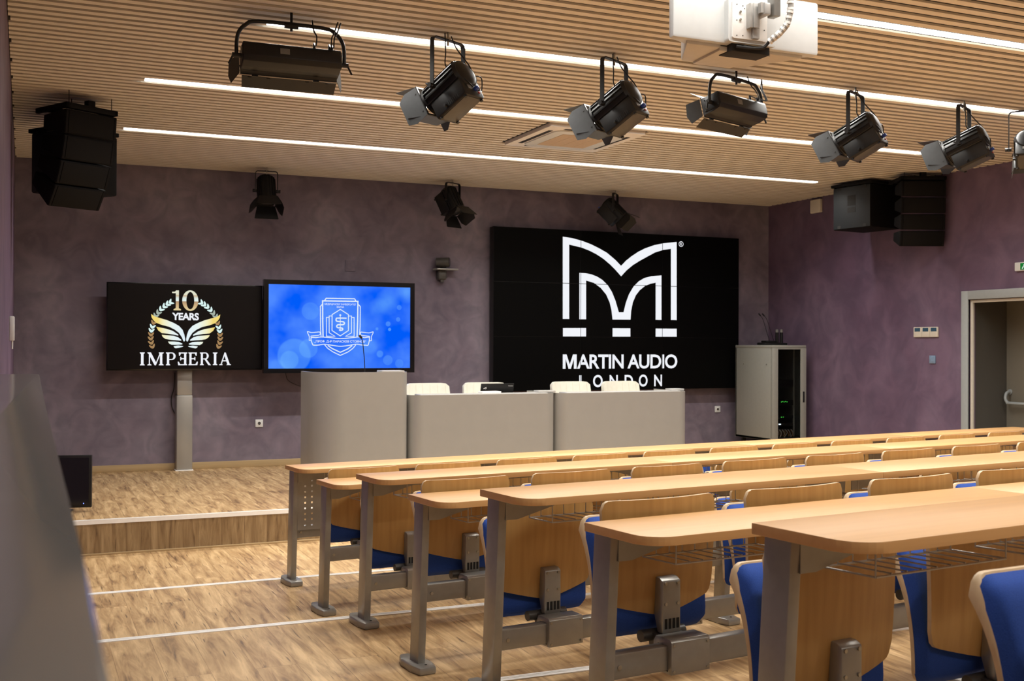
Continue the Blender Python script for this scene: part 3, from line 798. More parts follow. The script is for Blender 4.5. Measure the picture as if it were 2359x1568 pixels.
# slab-serif capitals
def serif(ch):
    S = []   # list of polygons in a unit box, plus width
    sw, sf, sh = .155, .07, .075
    def stem(x0, x1, l=sf, r=sf, bot=True, top=True):
        S.append([(x0, 0), (x1, 0), (x1, 1), (x0, 1)])
        if bot: S.append([(x0 - l, 0), (x1 + r, 0), (x1 + r, sh * .7), (x1, sh * 1.5), (x0, sh * 1.5), (x0 - l, sh * .7)])
        if top: S.append([(x0 - l, 1), (x1 + r, 1), (x1 + r, 1 - sh * .7), (x1, 1 - sh * 1.5), (x0, 1 - sh * 1.5), (x0 - l, 1 - sh * .7)])
    if ch == 'I': stem(.1, .26); return S, .36
    if ch == 'M':
        stem(.12, .185, .09, .09, True, False); stem(.79, .93, .07, .08)
        S.append([(.05, 1), (.24, 1), (.565, .20), (.51, .0), (.47, .0)]); S.append([(.79, 1), (.86, 1), (.54, .0), (.485, .0), (.52, .14)])
        S.append([(.03, 1), (.03, .95), (.12, .90), (.2, 1)])
        return S, 1.02
    def bowl(x, z0, z1, r, w):
        cz, h = (z0 + z1) / 2, (z1 - z0) / 2; o = []; i_ = []
        for q in range(13):
            th = -pi / 2 + pi * q / 12; o.append((x + r * cos(th), cz + h * sin(th))); i_.append((x + (r - w) * cos(th), cz + (h - .07) * sin(th)))
        for q in range(12): S.append([o[q], o[q + 1], i_[q + 1], i_[q]])
    if ch in 'PR':
        stem(.1, .26)
        z0 = .42 if ch == 'P' else .46
        S.append([(.2, 1), (.45, 1), (.45, .93), (.2, .93)]); S.append([(.2, z0), (.45, z0), (.45, z0 + .07), (.2, z0 + .07)])
        bowl(.45, z0, 1, .27, .155)
        if ch == 'R': S.append([(.36, z0 + .04), (.52, z0 + .04), (.84, .07), (.90, .0), (.70, 0)]); return S, .90
        return S, .74
    if ch == 'E':
        stem(.1, .26)
        S.append([(.2, 1), (.66, 1), (.64, .74), (.58, .74), (.50, .92), (.2, .92)]); S.append([(.2, 0), (.70, 0), (.74, .28), (.67, .28), (.55, .08), (.2, .08)])
        S.append([(.2, .55), (.45, .55), (.50, .66), (.55, .66), (.55, .38), (.50, .38), (.45, .47), (.2, .47)])
        return S, .74
    if ch == 'A':
        S.append([(.10, 0), (.19, 0), (.48, .86), (.44, 1)]); S.append([(.44, 1), (.54, 1), (.88, .07), (.88, 0), (.70, 0), (.42, .80)])
        S.append([(.22, .30), (.68, .30), (.68, .38), (.24, .38)])
        S.append([(.0, 0), (.28, 0), (.28, .05), (.17, .09), (.0, .05)]); S.append([(.62, 0), (.98, 0), (.98, .05), (.84, .09), (.62, .05)])
        return S, .98
    if ch == '1':
        stem(.24, .44, .14, .14, True, False); S.append([(.0, .93), (.0, .86), (.24, .86), (.30, 1.), (.44, 1.0), (.44, .92), (.24, .93)]); return S, .62
    if ch == '0':
        o = [(.45 + .45 * cos(2 * pi * q / 28), .5 + .52 * sin(2 * pi * q / 28)) for q in range(28)]; i_ = [(.45 + .22 * cos(2 * pi * q / 28), .5 + .44 * sin(2 * pi * q / 28)) for q in range(28)]
        for q in range(28): S.append([o[q], o[(q + 1) % 28], i_[(q + 1) % 28], i_[q]])
        return S, .9
px = lambda v: IMPB[0][0] + (v - 150) / 1505 * (IMPB[1][0] - IMPB[0][0])
z0, z1 = IMPB[0][1], IMPB[2][1]
for ch, a, c, mir in (('I', 150, 242, 0), ('M', 270, 542, 0), ('P', 570, 738, 0), ('E', 768, 930, 1), ('E', 938, 1100, 0), ('R', 1128, 1318, 0), ('I', 1342, 1432, 0), ('A', 1455, 1655, 0)):
    polys, w = serif(ch); b = MB(); k = 0
    for pl in polys:
        q = [(px(a + (c - a) * ((w - u if mir else u) / w)), z0 + (z1 - z0) * v) for u, v in pl]
        b.flat(q, GY - .00012 * k, .0005); k += 1
    b.build('lettering', M['logo_w'], t)
tz0, tz1 = TENB[0][1], TENB[4][1]
ten = grad_emit('screen_metal_numerals', [(0, (.80, .66, .36)), (.3, (.62, .42, .22)), (.455, (.45, .30, .18)), (.47, (.85, .98, .95)), (.62, (.75, .86, .80)), (.75, (.62, .46, .28)), (.80, (.80, .80, .62)), (1, (.80, .82, .66))], 'Z', tz0, tz1)
for ch, xa, xb in (('1', TENB[0][0], TENB[1][0]), ('0', TENB[2][0] + .002, TENB[3][0])):
    polys, w = serif(ch); b = MB()
    for k, pl in enumerate(polys): b.flat([(xa + (xb - xa) * u / w, tz0 + (tz1 - tz0) * v) for u, v in pl], GY - .00012 * k, .0005)
    b.build('numeral', ten, t)
# floor column carrying cables below the left display
t = thing('cable_column', 'light grey square metal column standing on the stage under the left display', 'column', (1.600, YF - .0, STAGE_Z))
b = MB(); b.bb((-.085, -.165, .0), (.085, -.002, .825), .012); b.build('column', M['greylam'], t)
b = MB(); b.bb((-.080, -.160, .825), (.080, -.002, 1.10), .010); b.build('sleeve', M['greylam'], t)
b = MB(); b.bb((-.095, -.178, .0), (.095, -.002, .012), .003); b.build('base_plate', M['trim'], t)
b = MB(); b.tube([(-.09, -.03, 1.07), (-.10, -.05, .9), (-.125, -.04, .8), (-.12, -.03, .7), (-.088, -.02, .62)], .005, 6, 6); b.build('cable', M['black'], t)

# middle display: blue screen
t = thing('display_screen', 'black-framed display glowing blue with a white university crest, beside the lectern', 'television', (0, 0, 0))
BX0, BX1, BZ0, BZ1, BY = 2.413, 4.162, 1.3375, 2.3765, 12.33
b = MB()
fx, fz = .052, .052
b.bb((BX0, BY, BZ0), (BX0 + fx, BY + .07, BZ1)); b.bb((BX1 - fx, BY, BZ0), (BX1, BY + .07, BZ1))
b.bb((BX0 + fx, BY, BZ1 - fz), (BX1 - fx, BY + .07, BZ1)); b.bb((BX0 + fx, BY, BZ0), (BX1 - fx, BY + .07, BZ0 + fz))
b.bb((BX0 + .01, BY + .03, BZ0 + .01), (BX1 - .01, BY + .08, BZ1 - .01)); b.bb((BX0 + .4, BY + .08, 1.6), (BX1 - .4, YF - .001, 2.1))
b.build('bezel', M['bezel'], t)
m, n, l, bs = nt('blue_screen_image'); n.remove(bs)
e = node(n, 'ShaderNodeEmission'); e.inputs[1].default_value = .52
tc = node(n, 'ShaderNodeTexCoord'); sp = node(n, 'ShaderNodeSeparateXYZ'); l.new(tc.outputs['Object'], sp.inputs[0])
no = node(n, 'ShaderNodeTexNoise'); no.inputs['Scale'].default_value = 2.2; no.inputs['Detail'].default_value = 3; l.new(tc.outputs['Object'], no.inputs[0])
cr = node(n, 'ShaderNodeValToRGB'); cr.color_ramp.elements[0].position = .38; cr.color_ramp.elements[0].color = (.0, .105, .95, 1); cr.color_ramp.elements[1].position = .66; cr.color_ramp.elements[1].color = (.075, .25, 1.0, 1)
l.new(no.outputs[0], cr.inputs[0]); cur = cr.outputs[0]
iw = (BX1 - BX0 - 2 * fx) / 928; sxp = lambda v: BX0 + fx + (v - 107) * iw; szp = lambda v: BZ1 - fz - (v - 300) * (BZ1 - BZ0 - 2 * fz) / 545
for (cx, cy, rr, am, soft) in [(270, 760, 110, .22, .1), (240, 790, 62, .22, .15), (360, 715, 62, .18, .1), (372, 470, 58, .14, .1), (880, 400, 90, .30, .8), (1010, 330, 80, .35, .9), (820, 440, 70, .16, .6), (885, 548, 18, .25, .2), (953, 517, 16, .22, .2), (895, 585, 12, .4, .3), (830, 750, 26, .25, .3), (884, 792, 34, .16, .1), (962, 815, 30, .14, .1), (600, 575, 260, .14, 1.), (810, 582, 12, .25, .4), (160, 840, 60, .12, .3), (960, 436, 18, .2, .2), (760, 700, 60, .12, .4)]:
    dv = node(n, 'ShaderNodeVectorMath', operation='DISTANCE'); cc = node(n, 'ShaderNodeCombineXYZ')
    l.new(sp.outputs['X'], cc.inputs[0]); l.new(sp.outputs['Z'], cc.inputs[2])
    l.new(cc.outputs[0], dv.inputs[0]); dv.inputs[1].default_value = (sxp(cx), 0, szp(cy))
    mr = node(n, 'ShaderNodeMapRange'); mr.inputs[1].default_value = rr * iw; mr.inputs[2].default_value = rr * iw * (1 - soft); mr.inputs[3].default_value = 0; mr.inputs[4].default_value = am
    l.new(dv.outputs['Value'], mr.inputs[0])
    mx = node(n, 'ShaderNodeMix', data_type='RGBA'); mx.inputs['B'].default_value = (.22, .62, 1, 1)
    l.new(mr.outputs[0], mx.inputs['Factor']); l.new(cur, mx.inputs['A']); cur = mx.outputs['Result']
l.new(cur, e.inputs[0]); l.new(e.outputs[0], n['Material Output'].inputs[0])
b = MB(); b.bb((BX0 + fx - .004, BY + .012, BZ0 + fz - .004), (BX1 - fx + .004, BY + .031, BZ1 - fz + .004)); b.build('screen', m, t)
CY = BY + .0115
def off(p): # crest drawn on the plane y=12.38, screen face is nearer
    k = CY / 12.38; return (p[0] * k, CAMZ + (p[1] - CAMZ) * k)
for nm, (pts, w, cl_) in CREST.items():
    P = [off(p) for p in pts]
    if nm in ('snake', 'band') or nm.startswith('tail'):
        b = MB(); Q = []
        N = len(P)
        for i in range(N if cl_ else N - 1):
            g = (lambda j: P[j % N]) if cl_ else (lambda j: P[min(max(j, 0), N - 1)])
            p0, p1, p2, p3 = g(i - 1), g(i), g(i + 1), g(i + 2)
            for kk in range(3):
                tt = kk / 3
                Q.append(tuple(.5 * ((2 * p1[c]) + (p2[c] - p0[c]) * tt + (2 * p0[c] - 5 * p1[c] + 4 * p2[c] - p3[c]) * tt * tt + (3 * p1[c] - p0[c] - 3 * p2[c] + p3[c]) * tt ** 3) for c in (0, 1)))
        if not cl_: Q.append(P[-1])
        P = Q
    b = MB(); b.ribbon(P, w, CY, cl_, .0005)
    if nm == 'staff':
        c0 = off(CT[12]); b.flat([(c0[0] + .011 * cos(2 * pi * q / 14), c0[1] + .011 * sin(2 * pi * q / 14)) for q in range(14)], CY, .0005)
    b.build('crest_line', M['crest'], t)
c_ = [off(p) for p in CT]
for s_, i in (('МЕДИЦИНСКИ УНИВЕРСИТЕТ', 0), ('ВАРНА', 4), ('„ПРОФ. Д-Р ПАРАСКЕВ СТОЯНОВ“', 8)):
    text_mesh('caption', s_, c_[i][0], c_[i + 1][0], c_[i][1], c_[i + 2][1], CY - .0006, M['txt_blue'], t, .008)
b = MB(); b.tube([(2.73, YF - .02, 1.37), (2.76, YF - .02, 1.25), (2.90, YF - .02, 1.18), (2.95, YF - .02, 1.20), (3.05, YF - .02, 1.36)], .003, 6, 6); b.build('cable', M['black'], t)

# ================================================================== STAGE FURNITURE
def shell_outline(x0, x1, r0, r1, y0, depth, th):
    """open-backed front shell: outline (outer then inner), rounded front corners"""
    def path(o):
        p = [(x0 + o, y0 + depth)]
        for i in range(13):
            a = pi + (pi / 2) * i / 12; rr = r0 - o; p.append((x0 + r0 + rr * cos(a), y0 + r0 + rr * sin(a)))
        for i in range(13):
            a = 1.5 * pi + (pi / 2) * i / 12; rr = r1 - o; p.append((x1 - r1 + rr * cos(a), y0 + r1 + rr * sin(a)))
        p.append((x1 - o, y0 + depth)); return p
    return path(0), path(th)
def shell(name, t, x0, x1, r0, r1, y0, depth, z0, z1, th=.022):
    A, Bp = shell_outline(x0, x1, r0, r1, y0, depth, th)
    b = MB(); b.prism(A + Bp[::-1], 'Z', z0, z1)
    return b.build(name, M['greylam'], t)
t = thing('lectern', 'tall light grey lectern with a rounded left side, left of the stage desks', 'lectern', (2.42, 10.0, STAGE_Z))
shell('front_shell', t, 0, .905, .30, .09, 0, .55, 0, 1.128)
b = MB(); b.prism([(.03, .30), (.06, .19), (.12, .11), (.20, .055), (.30, .03), (.80, .03), (.855, .05), (.875, .10), (.875, .55), (.03, .55)], 'Z', 1.07, 1.095, .003); b.build('top', M['greylam_top'], t)
b = MB(); b.bb((.64, .004, 1.120), (.86, .18, 1.142), .005); b.build('reading_ledge', M['greylam_top'], t)
t2 = thing('gooseneck_microphone', 'thin black gooseneck microphone rising from the lectern top', 'microphone', (2.95, 10.2, STAGE_Z + 1.096))
b = MB(); b.cyl((0, 0, 0), (0, 0, .022), .03, .024); b.build('base', M['black_s'], t2)
b = MB(); b.tube([(0, 0, .02), (-.004, 0, .12), (-.016, 0, .25), (-.028, -.01, .32), (-.042, -.02, .352)], .0042, 8, 5); b.build('stem', M['black_s'], t2)
b = MB(); b.cyl((-.040, -.02, .350), (-.062, -.03, .372), .011, .012); b.build('capsule', M['black'], t2)

def stage_desk(x0, x1, lab, r0=.13, r1=.13):
    t = thing('panel_desk', lab, 'desk', (x0, 10.0, STAGE_Z), 0, 'panel desks on the stage')
    shell('front_shell', t, 0, x1 - x0, r0, r1, 0, .70, 0, .905)
    b = MB(); b.bb((.022, .14, .74), (x1 - x0 - .022, .70, .765), .003); b.bb((.12, .022, .74), (x1 - x0 - .12, .141, .765)); b.build('worktop', M['greylam_top'], t)
    b = MB(); b.bb((.10, .020, .890), (x1 - x0 - .10, .20, .910), .004); b.build('upper_shelf', M['greylam_top'], t)
    for x in (.06, x1 - x0 - .10): MB().bb((x, .60, 0), (x + .04, .64, .74), .003).build('leg', M['greylam'], t)
    return t
stage_desk(3.345, 4.885, 'light grey curved-front panel desk on the stage, beside the lectern')
stage_desk(4.895, 6.435, 'light grey curved-front panel desk on the stage, right-hand one below the video wall')

def exec_chair(x, y, rz, lab, first=[None]):
    if first[0] is None:
        t = thing('conference_chair', lab, 'chair', (x, y, STAGE_Z), rz, 'cream chairs behind the stage desks')
        b = MB()
        def bk(u, v):
            e = max(0, abs(2 * u - 1) - .72) / .28
            z = .50 + v * (.47 - .035 * (1 - sqrt(max(0, 1 - e * e))))
            return ((u - .5) * (.55 - .05 * v), .245 + .06 * v - .05 * (2 * u - 1) ** 2, z)
        b.sheet(bk, 14, 10, .05, (0, 1, 0)); bo = b.build('backrest', M['leather'], t, ang=70)
        b = MB()
        for q in range(6):
            u = (q + .5) / 6
            pts = [Vector(bk(u + (.01 * (q - 2.5)) * (1 - v), v)) + Vector((0, -.002, 0)) for v in (0.05, .25, .5, .75, .97)]
            b.tube([tuple(p) for p in pts], .003, 6, 3)
        b.build('stitched_seams', M['leather'], bo)
        b = MB(); b.bb((-.25, -.25, .43), (.25, .25, .52), .035, 3); b.build('seat', M['leather'], t)
        for sx in (-1, 1):
            b = MB(); b.tube([(sx * .24, .16, .46), (sx * .262, .16, .52), (sx * .27, .10, .66), (sx * .27, -.14, .66), (sx * .25, -.17, .48)], .015, 8, 5); b.build('armrest', M['leather'], t)
        b = MB(); b.cyl((0, 0, .10), (0, 0, .43), .03); b.build('gas_column', M['black_s'], t)
        b = MB()
        for q in range(5):
            a = 2 * pi * q / 5; b.tube([(0, 0, .12), (.15 * cos(a), .15 * sin(a), .10), (.26 * cos(a), .26 * sin(a), .065)], .017, 8)
            b.cyl((.26 * cos(a) - .012, .26 * sin(a), .03), (.26 * cos(a) + .012, .26 * sin(a), .03), .03)
        b.build('star_base', M['black_s'], t)
        first[0] = t; return t
    c = copy_tree(first[0]); c.location = (x, y, STAGE_Z); c.rotation_euler = (0, 0, rz); c['label'] = lab; return c
exec_chair(4.00, 11.09, .06, 'cream leather conference chair next to the lectern, leftmost of four')
exec_chair(4.66, 11.14, -.05, 'cream leather conference chair half hidden behind the open laptop')
exec_chair(5.75, 11.14, .05, 'cream leather conference chair in front of the video wall, third of four')
exec_chair(6.39, 11.09, .10, 'cream leather conference chair in front of the video wall, rightmost of four')

# laptop, papers, card holders on the desks
t = thing('laptop', 'open black laptop standing on the left stage desk, lid towards the seats', 'laptop', (4.36, 10.46, STAGE_Z + .7655), 0)
b = MB(); b.bb((-.17, -.10, .0), (.17, .13, .018), .004); b.build('keyboard_base', M['black'], t)
rt = Matrix.Rotation(R(12), 3, 'X')
b = MB(); b.box((0, 0, .115), (.36, .008, .23), None, .003); lid = b.build('lid', M['black_s'], t, rot=Matrix.Rotation(R(14), 3, 'X'), loc=(.0, -.10, .01))
t['label'] = 'open black laptop standing on the left stage desk, lid towards the seats'
lt = Matrix.Translation(Vector((0, -.10, .01))) @ Matrix.Rotation(R(14), 4, 'X')
b = MB(); b.box((-.135, -.0046, .185), (.034, .0006, .007), Matrix.Rotation(R(-30), 3, 'Y')); b.box((-.125, -.0046, .178), (.016, .0006, .005), Matrix.Rotation(R(-30), 3, 'Y'))
b.bm.transform(lt); b.build('lid_mark', M['trim'], lid)
o = text_mesh('lid_lettering', 'ThinkPad', .115, .168, .200, .209, -.0050, M['trim'], lid); o.data.transform(lt)
for x, y, sx, lab in ((4.20, 10.12, .20, 'white slim box lying on the stage desk left of the laptop'), (4.80, 10.12, .19, 'low grey tray on the right end of the left stage desk'), (6.33, 10.12, .16, 'low grey tray on the right end of the right stage desk')):
    o = MB().bb((x - sx / 2, y - .05, STAGE_Z + .9105), (x + sx / 2, y + .07, STAGE_Z + .930), .003).build('flat_box' if x < 4.5 else 'desk_tray', M['trim'] if x < 4.5 else M['greylam_top']); tag(o, lab, 'box' if x < 4.5 else 'tray')

# equipment rack
RX, RY = 8.752, 11.68
t = thing('equipment_rack', 'grey equipment rack cabinet with a glass door in the front right corner', 'cabinet', (RX, RY, STAGE_Z))
zb, zt, wd, dp = .175, 1.398, .53, .80
b = MB()
b.bb((0, .03, zb), (.02, dp, zt - .03), .003); b.bb((wd - .02, .03, zb), (wd, dp, zt - .03), .003); b.bb((0, dp - .02, zb), (wd, dp, zt - .03)); b.bb((0, .02, zb - .0), (wd, dp, zb + .03), .003)
b.build('body', M['rackgrey'], t)
b = MB(); b.bb((-.004, -.004, zt - .035), (wd + .004, dp + .002, zt), .006); b.build('top_cover', M['rackgrey'], t)
b = MB(); b.bb((.05, .3, zt - .02), (.052, .5, zt - .01)); 
for z in (.85,):
    b = MB()
    for yy in (.12, .62): b.cyl((-.001, yy, 1.15), (-.004, yy, 1.15), .008, n=10)
    b.build('side_lock', M['screw'], t)
b = MB()
b.bb((0, -.012, zb + .0), (.085, .022, zt - .036), .004); b.bb((wd - .085, -.012, zb), (wd, .022, zt - .036), .004); b.bb((.086, -.010, zt - .052), (wd - .086, .020, zt - .037)); b.bb((.086, -.010, zb), (wd - .086, .020, zb + .02))
dr = b.build('door_frame', M['rackgrey'], t)
b = MB(); b.bb((wd - .055, -.016, .66), (wd - .030, -.011, .80), .002); b.build('latch', M['black'], dr)
mg, n, l, bs = nt('smoked_glass'); bs.inputs['Base Color'].default_value = (.35, .36, .36, 1); bs.inputs['Roughness'].default_value = .04; bs.inputs['Transmission Weight'].default_value = 1; bs.inputs['IOR'].default_value = 1.1
b = MB(); b.bb((.086, .002, zb + .021), (wd - .086, .006, zt - .053)); b.build('glass_pane', mg, dr)
b = MB(); b.bb((.021, .10, zb + .031), (wd - .021, dp - .021, zb + .04)); b.bb((.021, dp - .04, zb + .04), (wd - .021, dp - .022, zt - .036)); b.build('inner_floor', M['rackin'], t)
b = MB(); b.bb((wd - .14, .08, zb + .04), (wd - .115, .10, zt - .05)); b.bb((.055, .08, zb + .04), (.08, .10, zt - .05)); b.build('mounting_rail', M['rackgrey'], t)
for zz, hh, mat, nm in ((.86, .09, M['rackin'], 'equipment_unit'), (.62, .07, M['rackin'], 'equipment_unit'), (.45, .045, M['rackin'], 'equipment_unit'), (.36, .035, M['metal_d'], 'equipment_unit'), (.225, .09, M['metal_d'], 'patch_panel')):
    u = MB().bb((.081, .075, zz), (wd - .141, .35, zz + hh), .003).build(nm, mat, t)
    if abs(zz - .62) < .01:
        b = MB()
        for q in range(5): b.cyl((.20 + q * .022, .075, zz + .045 + .006 * (q % 2)), (.20 + q * .022, .072, zz + .045 + .006 * (q % 2)), .004, n=8)
        b.build('indicator_light', M['led_g'], u)
    if abs(zz - .45) < .01:
        b = MB(); b.cyl((.20, .075, zz + .02), (.20, .072, zz + .02), .005, n=8); b.cyl((.23, .075, zz + .02), (.23, .072, zz + .02), .004, n=8); b.build('indicator_light', M['led_g'], u)
        b = MB(); b.cyl((.10, .075, zz + .015), (.10, .072, zz + .015), .007, n=8); b.build('indicator_light', M['led_r'], u)
    if abs(zz - .36) < .01:
        b = MB(); b.bb((.16, .071, zz + .012), (.19, .076, zz + .024)); b.build('indicator_light', M['led_w'], u)
b = MB()
for q in range(9):
    x = .10 + q * .03 + rnd.uniform(-.01, .01); b.tube([(x, .07, .30), (x + .01, .045, .26), (x + rnd.uniform(-.02, .02), .05, .22)], .004, 6, 4)
b.build('patch_cables', M['orange'], t)
b = MB()
for q in range(6):
    x = .12 + q * .045; b.tube([(x, .07, .31), (x + .02, .05, .27), (x + rnd.uniform(-.03, .03), .05, .21)], .0035, 6, 4)
b.build('patch_cables', M['trim'], t)
for cx_ in (.07, wd - .07):
    for cy_ in (.09, dp - .09):
        b = MB(); b.cyl((cx_ - .015, cy_, .036), (cx_ + .015, cy_, .036), .036, n=16); b.bb((cx_ - .022, cy_ - .02, .04), (cx_ + .022, cy_ + .02, zb + .001)); b.build('castor', M['black_s'], t)
# things on top of the rack
RT = STAGE_Z + zt
t = thing('conference_microphone', 'black desk microphone with two thin gooseneck stems on top of the rack', 'microphone', (RX + .20, RY + .35, RT))
b = MB(); b.bb((-.12, -.09, 0), (.13, .09, .035), .012); b.bb((-.07, -.06, .034), (.10, .07, .06), .01); b.build('base', M['black'], t)
for x0, dx in ((.02, -.14), (.09, -.15)):
    b = MB(); b.tube([(x0, 0, .05), (x0 + dx * .35, 0, .18), (x0 + dx * .75, 0, .33), (x0 + dx * 1.1, -.01, .385)], .0035, 6, 5); b.cyl((x0 + dx * 1.1, -.01, .385), (x0 + dx * 1.35, -.02, .41), .009); b.build('gooseneck_stem', M['black'], t)
t = thing('charger_dock', 'dark device with two grey-capped handheld units on top of the rack', 'charger', (RX + .40, RY + .40, RT))
b = MB(); b.bb((-.06, -.06, 0), (.10, .06, .03), .008); b.build('dock', M['black'], t)
for x in (-.025, .045):
    b = MB(); b.cyl((x, 0, .028), (x, 0, .17), .022, n=16); hu = b.build('handheld_unit', M['black'], t)
    b = MB(); b.cyl((x, 0, .171), (x, 0, .21), .023, .019, n=16); b.build('cap', M['label'], hu)

# confidence monitor at the left front of the stage
t = thing('stage_monitor', 'small black flat monitor standing low at the left front edge of the stage', 'monitor', (.24, 9.86, STAGE_Z), R(-14))
b = MB(); b.bb((-.30, -.02, .035), (.28, .02, .465), .006); sc_ = b.build('screen_frame', M['black'], t)
b = MB(); b.bb((-.28, -.0215, .055), (.26, -.0195, .445)); b.build('screen', M['bezel'], t)
b = MB(); b.cyl((.22, -.0216, .07), (.22, -.0235, .07), .004, n=8); b.build('power_light', M['led_b'], sc_)
b = MB(); b.bb((-.14, -.19, 0), (.12, .08, .012), .004); b.bb((-.05, .0, .010), (.03, .03, .2), .004); b.build('stand', M['black_s'], t)

# ledge along the left wall in the foreground
b = MB(); b.prism([(XL + .001, .12), (.028, .12), (.031, .7), (.037, 2.2), (.055, 4.86), (.048, 4.90), (XL + .001, 4.92)], 'Z', 1.485, 1.53, .008)
o = b.build('wall_ledge', M['ledge']); tag(o, 'glossy grey ledge fixed to the left wall, out of focus in the left foreground', 'ledge')
b = MB(); b.bb((XL, .3, 1.2), (-.03, 4.7, 1.486), .004)
b.build('support', M['ledge'], o)

# ================================================================== CEILING AND WALL EQUIPMENT
t = thing('air_conditioner', 'square white cassette air conditioner set flush in the slatted ceiling', 'air conditioner', (AC[0], AC[1], ZC))
AW, AD = AC[2] - AC[0], AC[3] - AC[1]
b = MB(); b.prism(rrect(.001, .001, AW - .001, AD - .001, .02), 'Z', -.018, .055, .004); b.build('panel', M['ac'], t)
b = MB()
sl = .09
for (p0, p1) in (((.2, sl), (AW - .2, sl)), ((.2, AD - sl), (AW - .2, AD - sl)), ((sl, .2), (sl, AD - .2)), ((AW - sl, .2), (AW - sl, AD - .2))):
    dx = abs(p1[0] - p0[0]) / 2 + .02; dy = abs(p1[1] - p0[1]) / 2 + .02; dx = max(dx, .022); dy = max(dy, .022); cx, cy = (p0[0] + p1[0]) / 2, (p0[1] + p1[1]) / 2
    if dx > dy: dy = .022
    else: dx = .022
    b.bb((cx - dx, cy - dy, -.0195), (cx + dx, cy + dy, -.0175))
b.build('air_slot', M['slot'], t)
b = MB(); R_ = [(p[0], p[1]) for p in rrect(.125, .125, AW - .125, AD - .125, .10)]; b.prism(R_, 'Z', -.030, -.0176, .004); b.build('inner_panel', M['white'], t)
b = MB(); b.bb((.24, .24, -.0325), (AW - .24, AD - .24, -.0298))
for q in range(1, 4): x = .24 + (AW - .48) * q / 4; b.bb((x - .003, .24, -.0335), (x + .003, AD - .24, -.032))
b.build('intake_grille', M['acg'], t)

def plate(name, lab, cat, x, z, w, h, y=YF, m='white'):
    t = thing(name, lab, cat, (x, y, z)); b = MB(); b.bb((-w / 2, -.012, -h / 2), (w / 2, 0, h / 2), .003); b.build('cover', M[m], t); return t
for x, z, lab in ((2.438, .763, 'white wall socket low on the front wall between the column and the lectern'), (8.615, .803, 'white wall socket low on the front wall between the desks and the rack')):
    t = plate('wall_socket', lab, 'socket', x, z, .086, .086)
    b = MB(); b.cyl((0, -.0125, 0), (0, -.016, 0), .025, .023, n=20); b.build('socket_ring', M['trim'], t)
    b = MB(); b.cyl((0, -.0162, 0), (0, -.0172, 0), .018, n=20); b.build('socket_well', M['metal_d'], t)
o = thing('wall_plate', 'flat square cover plate painted like the front wall, above the blue display', 'cover plate', (3.492, YF, 2.583)); b = MB(); b.bb((-.060, -.008, -.065), (.060, 0, .065), .003); b.bb((-.04, -.012, -.042), (.04, -.007, .042), .003); b.build('cover', M['plaster'], o)

# conference camera on a bracket
t = thing('conference_camera', 'dark grey cylindrical conference camera on a small bracket on the front wall', 'camera', (4.62, YF, 2.57))
b = MB(); b.bb((-.065, -.10, -.125), (.045, -.0, -.01), .02, 3); b.bb((-.03, -.08, -.155), (.015, -.03, -.12), .004); b.build('wall_bracket', M['metal_d'], t)
b = MB(); b.prism([(-.11, -.02), (.17, -.02), (.17, -.16), (-.10, -.16), (-.13, -.10)], 'Z', -.010, .008, .003); b.build('shelf', M['metal'], t)
b = MB(); b.cyl((-.0, -.09, .008), (.0, -.09, .035), .045, .03); b.build('swivel', M['black'], t)
b = MB(); b.cyl((-.075, -.055, .085), (.062, -.135, .085), .055, .058, n=28); hd = b.build('camera_head', M['metal_d'], t)
b = MB(); b.cyl((.0622, -.1352, .085), (.066, -.1374, .085), .050, n=28); b.build('lens', M['bezel'], hd)

# right wall: thermostats, switch, exit sign, white box
t = thing('thermostat_panel', 'cream triple thermostat panel with blue displays on the right wall', 'control panel', (XR, 9.75, 1.826))
for q in range(3):
    y0 = .187 - (q + 1) * .125
    b = MB(); b.bb((-.018, y0 + .0015, -.058), (0, y0 + .1235, .058), .003); c_o = b.build('thermostat', M['cream'], t)
    b = MB(); b.bb((-.0195, y0 + .018, .006), (-.0178, y0 + .105, .048)); b.build('display', M['lcd'], c_o)
t = thing('light_switch', 'blue-grey light switch below the thermostats on the right wall', 'switch', (XR, 9.652, 1.513)); b = MB(); b.bb((-.012, -.045, -.045), (0, .045, .045), .004); b.build('plate', M['bluesw'], t)
b = MB(); b.bb((-.016, -.02, -.028), (-.011, .02, .028), .002); b.build('rocker', M['bluesw'], t)
t = thing('exit_sign', 'green and white exit sign above the doorway, cut by the right image edge', 'exit sign', (XR, 8.30, 2.49))
b = MB(); b.bb((-.03, -.19, -.045), (0, .19, .045), .006); b.build('housing', M['white'], t)
b = MB(); b.bb((-.032, -.17, -.034), (-.0295, .115, .034)); b.build('sign_face', M['green'], t)
b = MB(); b.prism([(.095, -.025), (.085, -.002), (.070, .004), (.078, .012), (.062, .026), (.052, .020), (.060, .006), (.048, -.012), (.058, -.014), (.070, -.004), (.082, -.027)], 'X', -.0335, -.0322); b.build('running_figure', M['exitw'], t)
t = thing('junction_box', 'small white plastic box on the right wall just under the ceiling', 'box', (XR, 11.66, 3.47)); b = MB(); b.bb((-.05, -.10, -.075), (0, .10, .10), .012, 3); b.build('housing', M['cream'], t)
# left wall boxes
t = thing('wall_sensor', 'narrow white box with a pin below it on the left wall', 'sensor', (XL, 9.0, 1.765))
b = MB(); b.bb((0, -.07, -.09), (.035, .07, .09), .006); b.build('housing', M['white'], t); b = MB(); b.cyl((.02, 0, -.088), (.02, 0, -.15), .006); b.build('pin', M['white'], t)

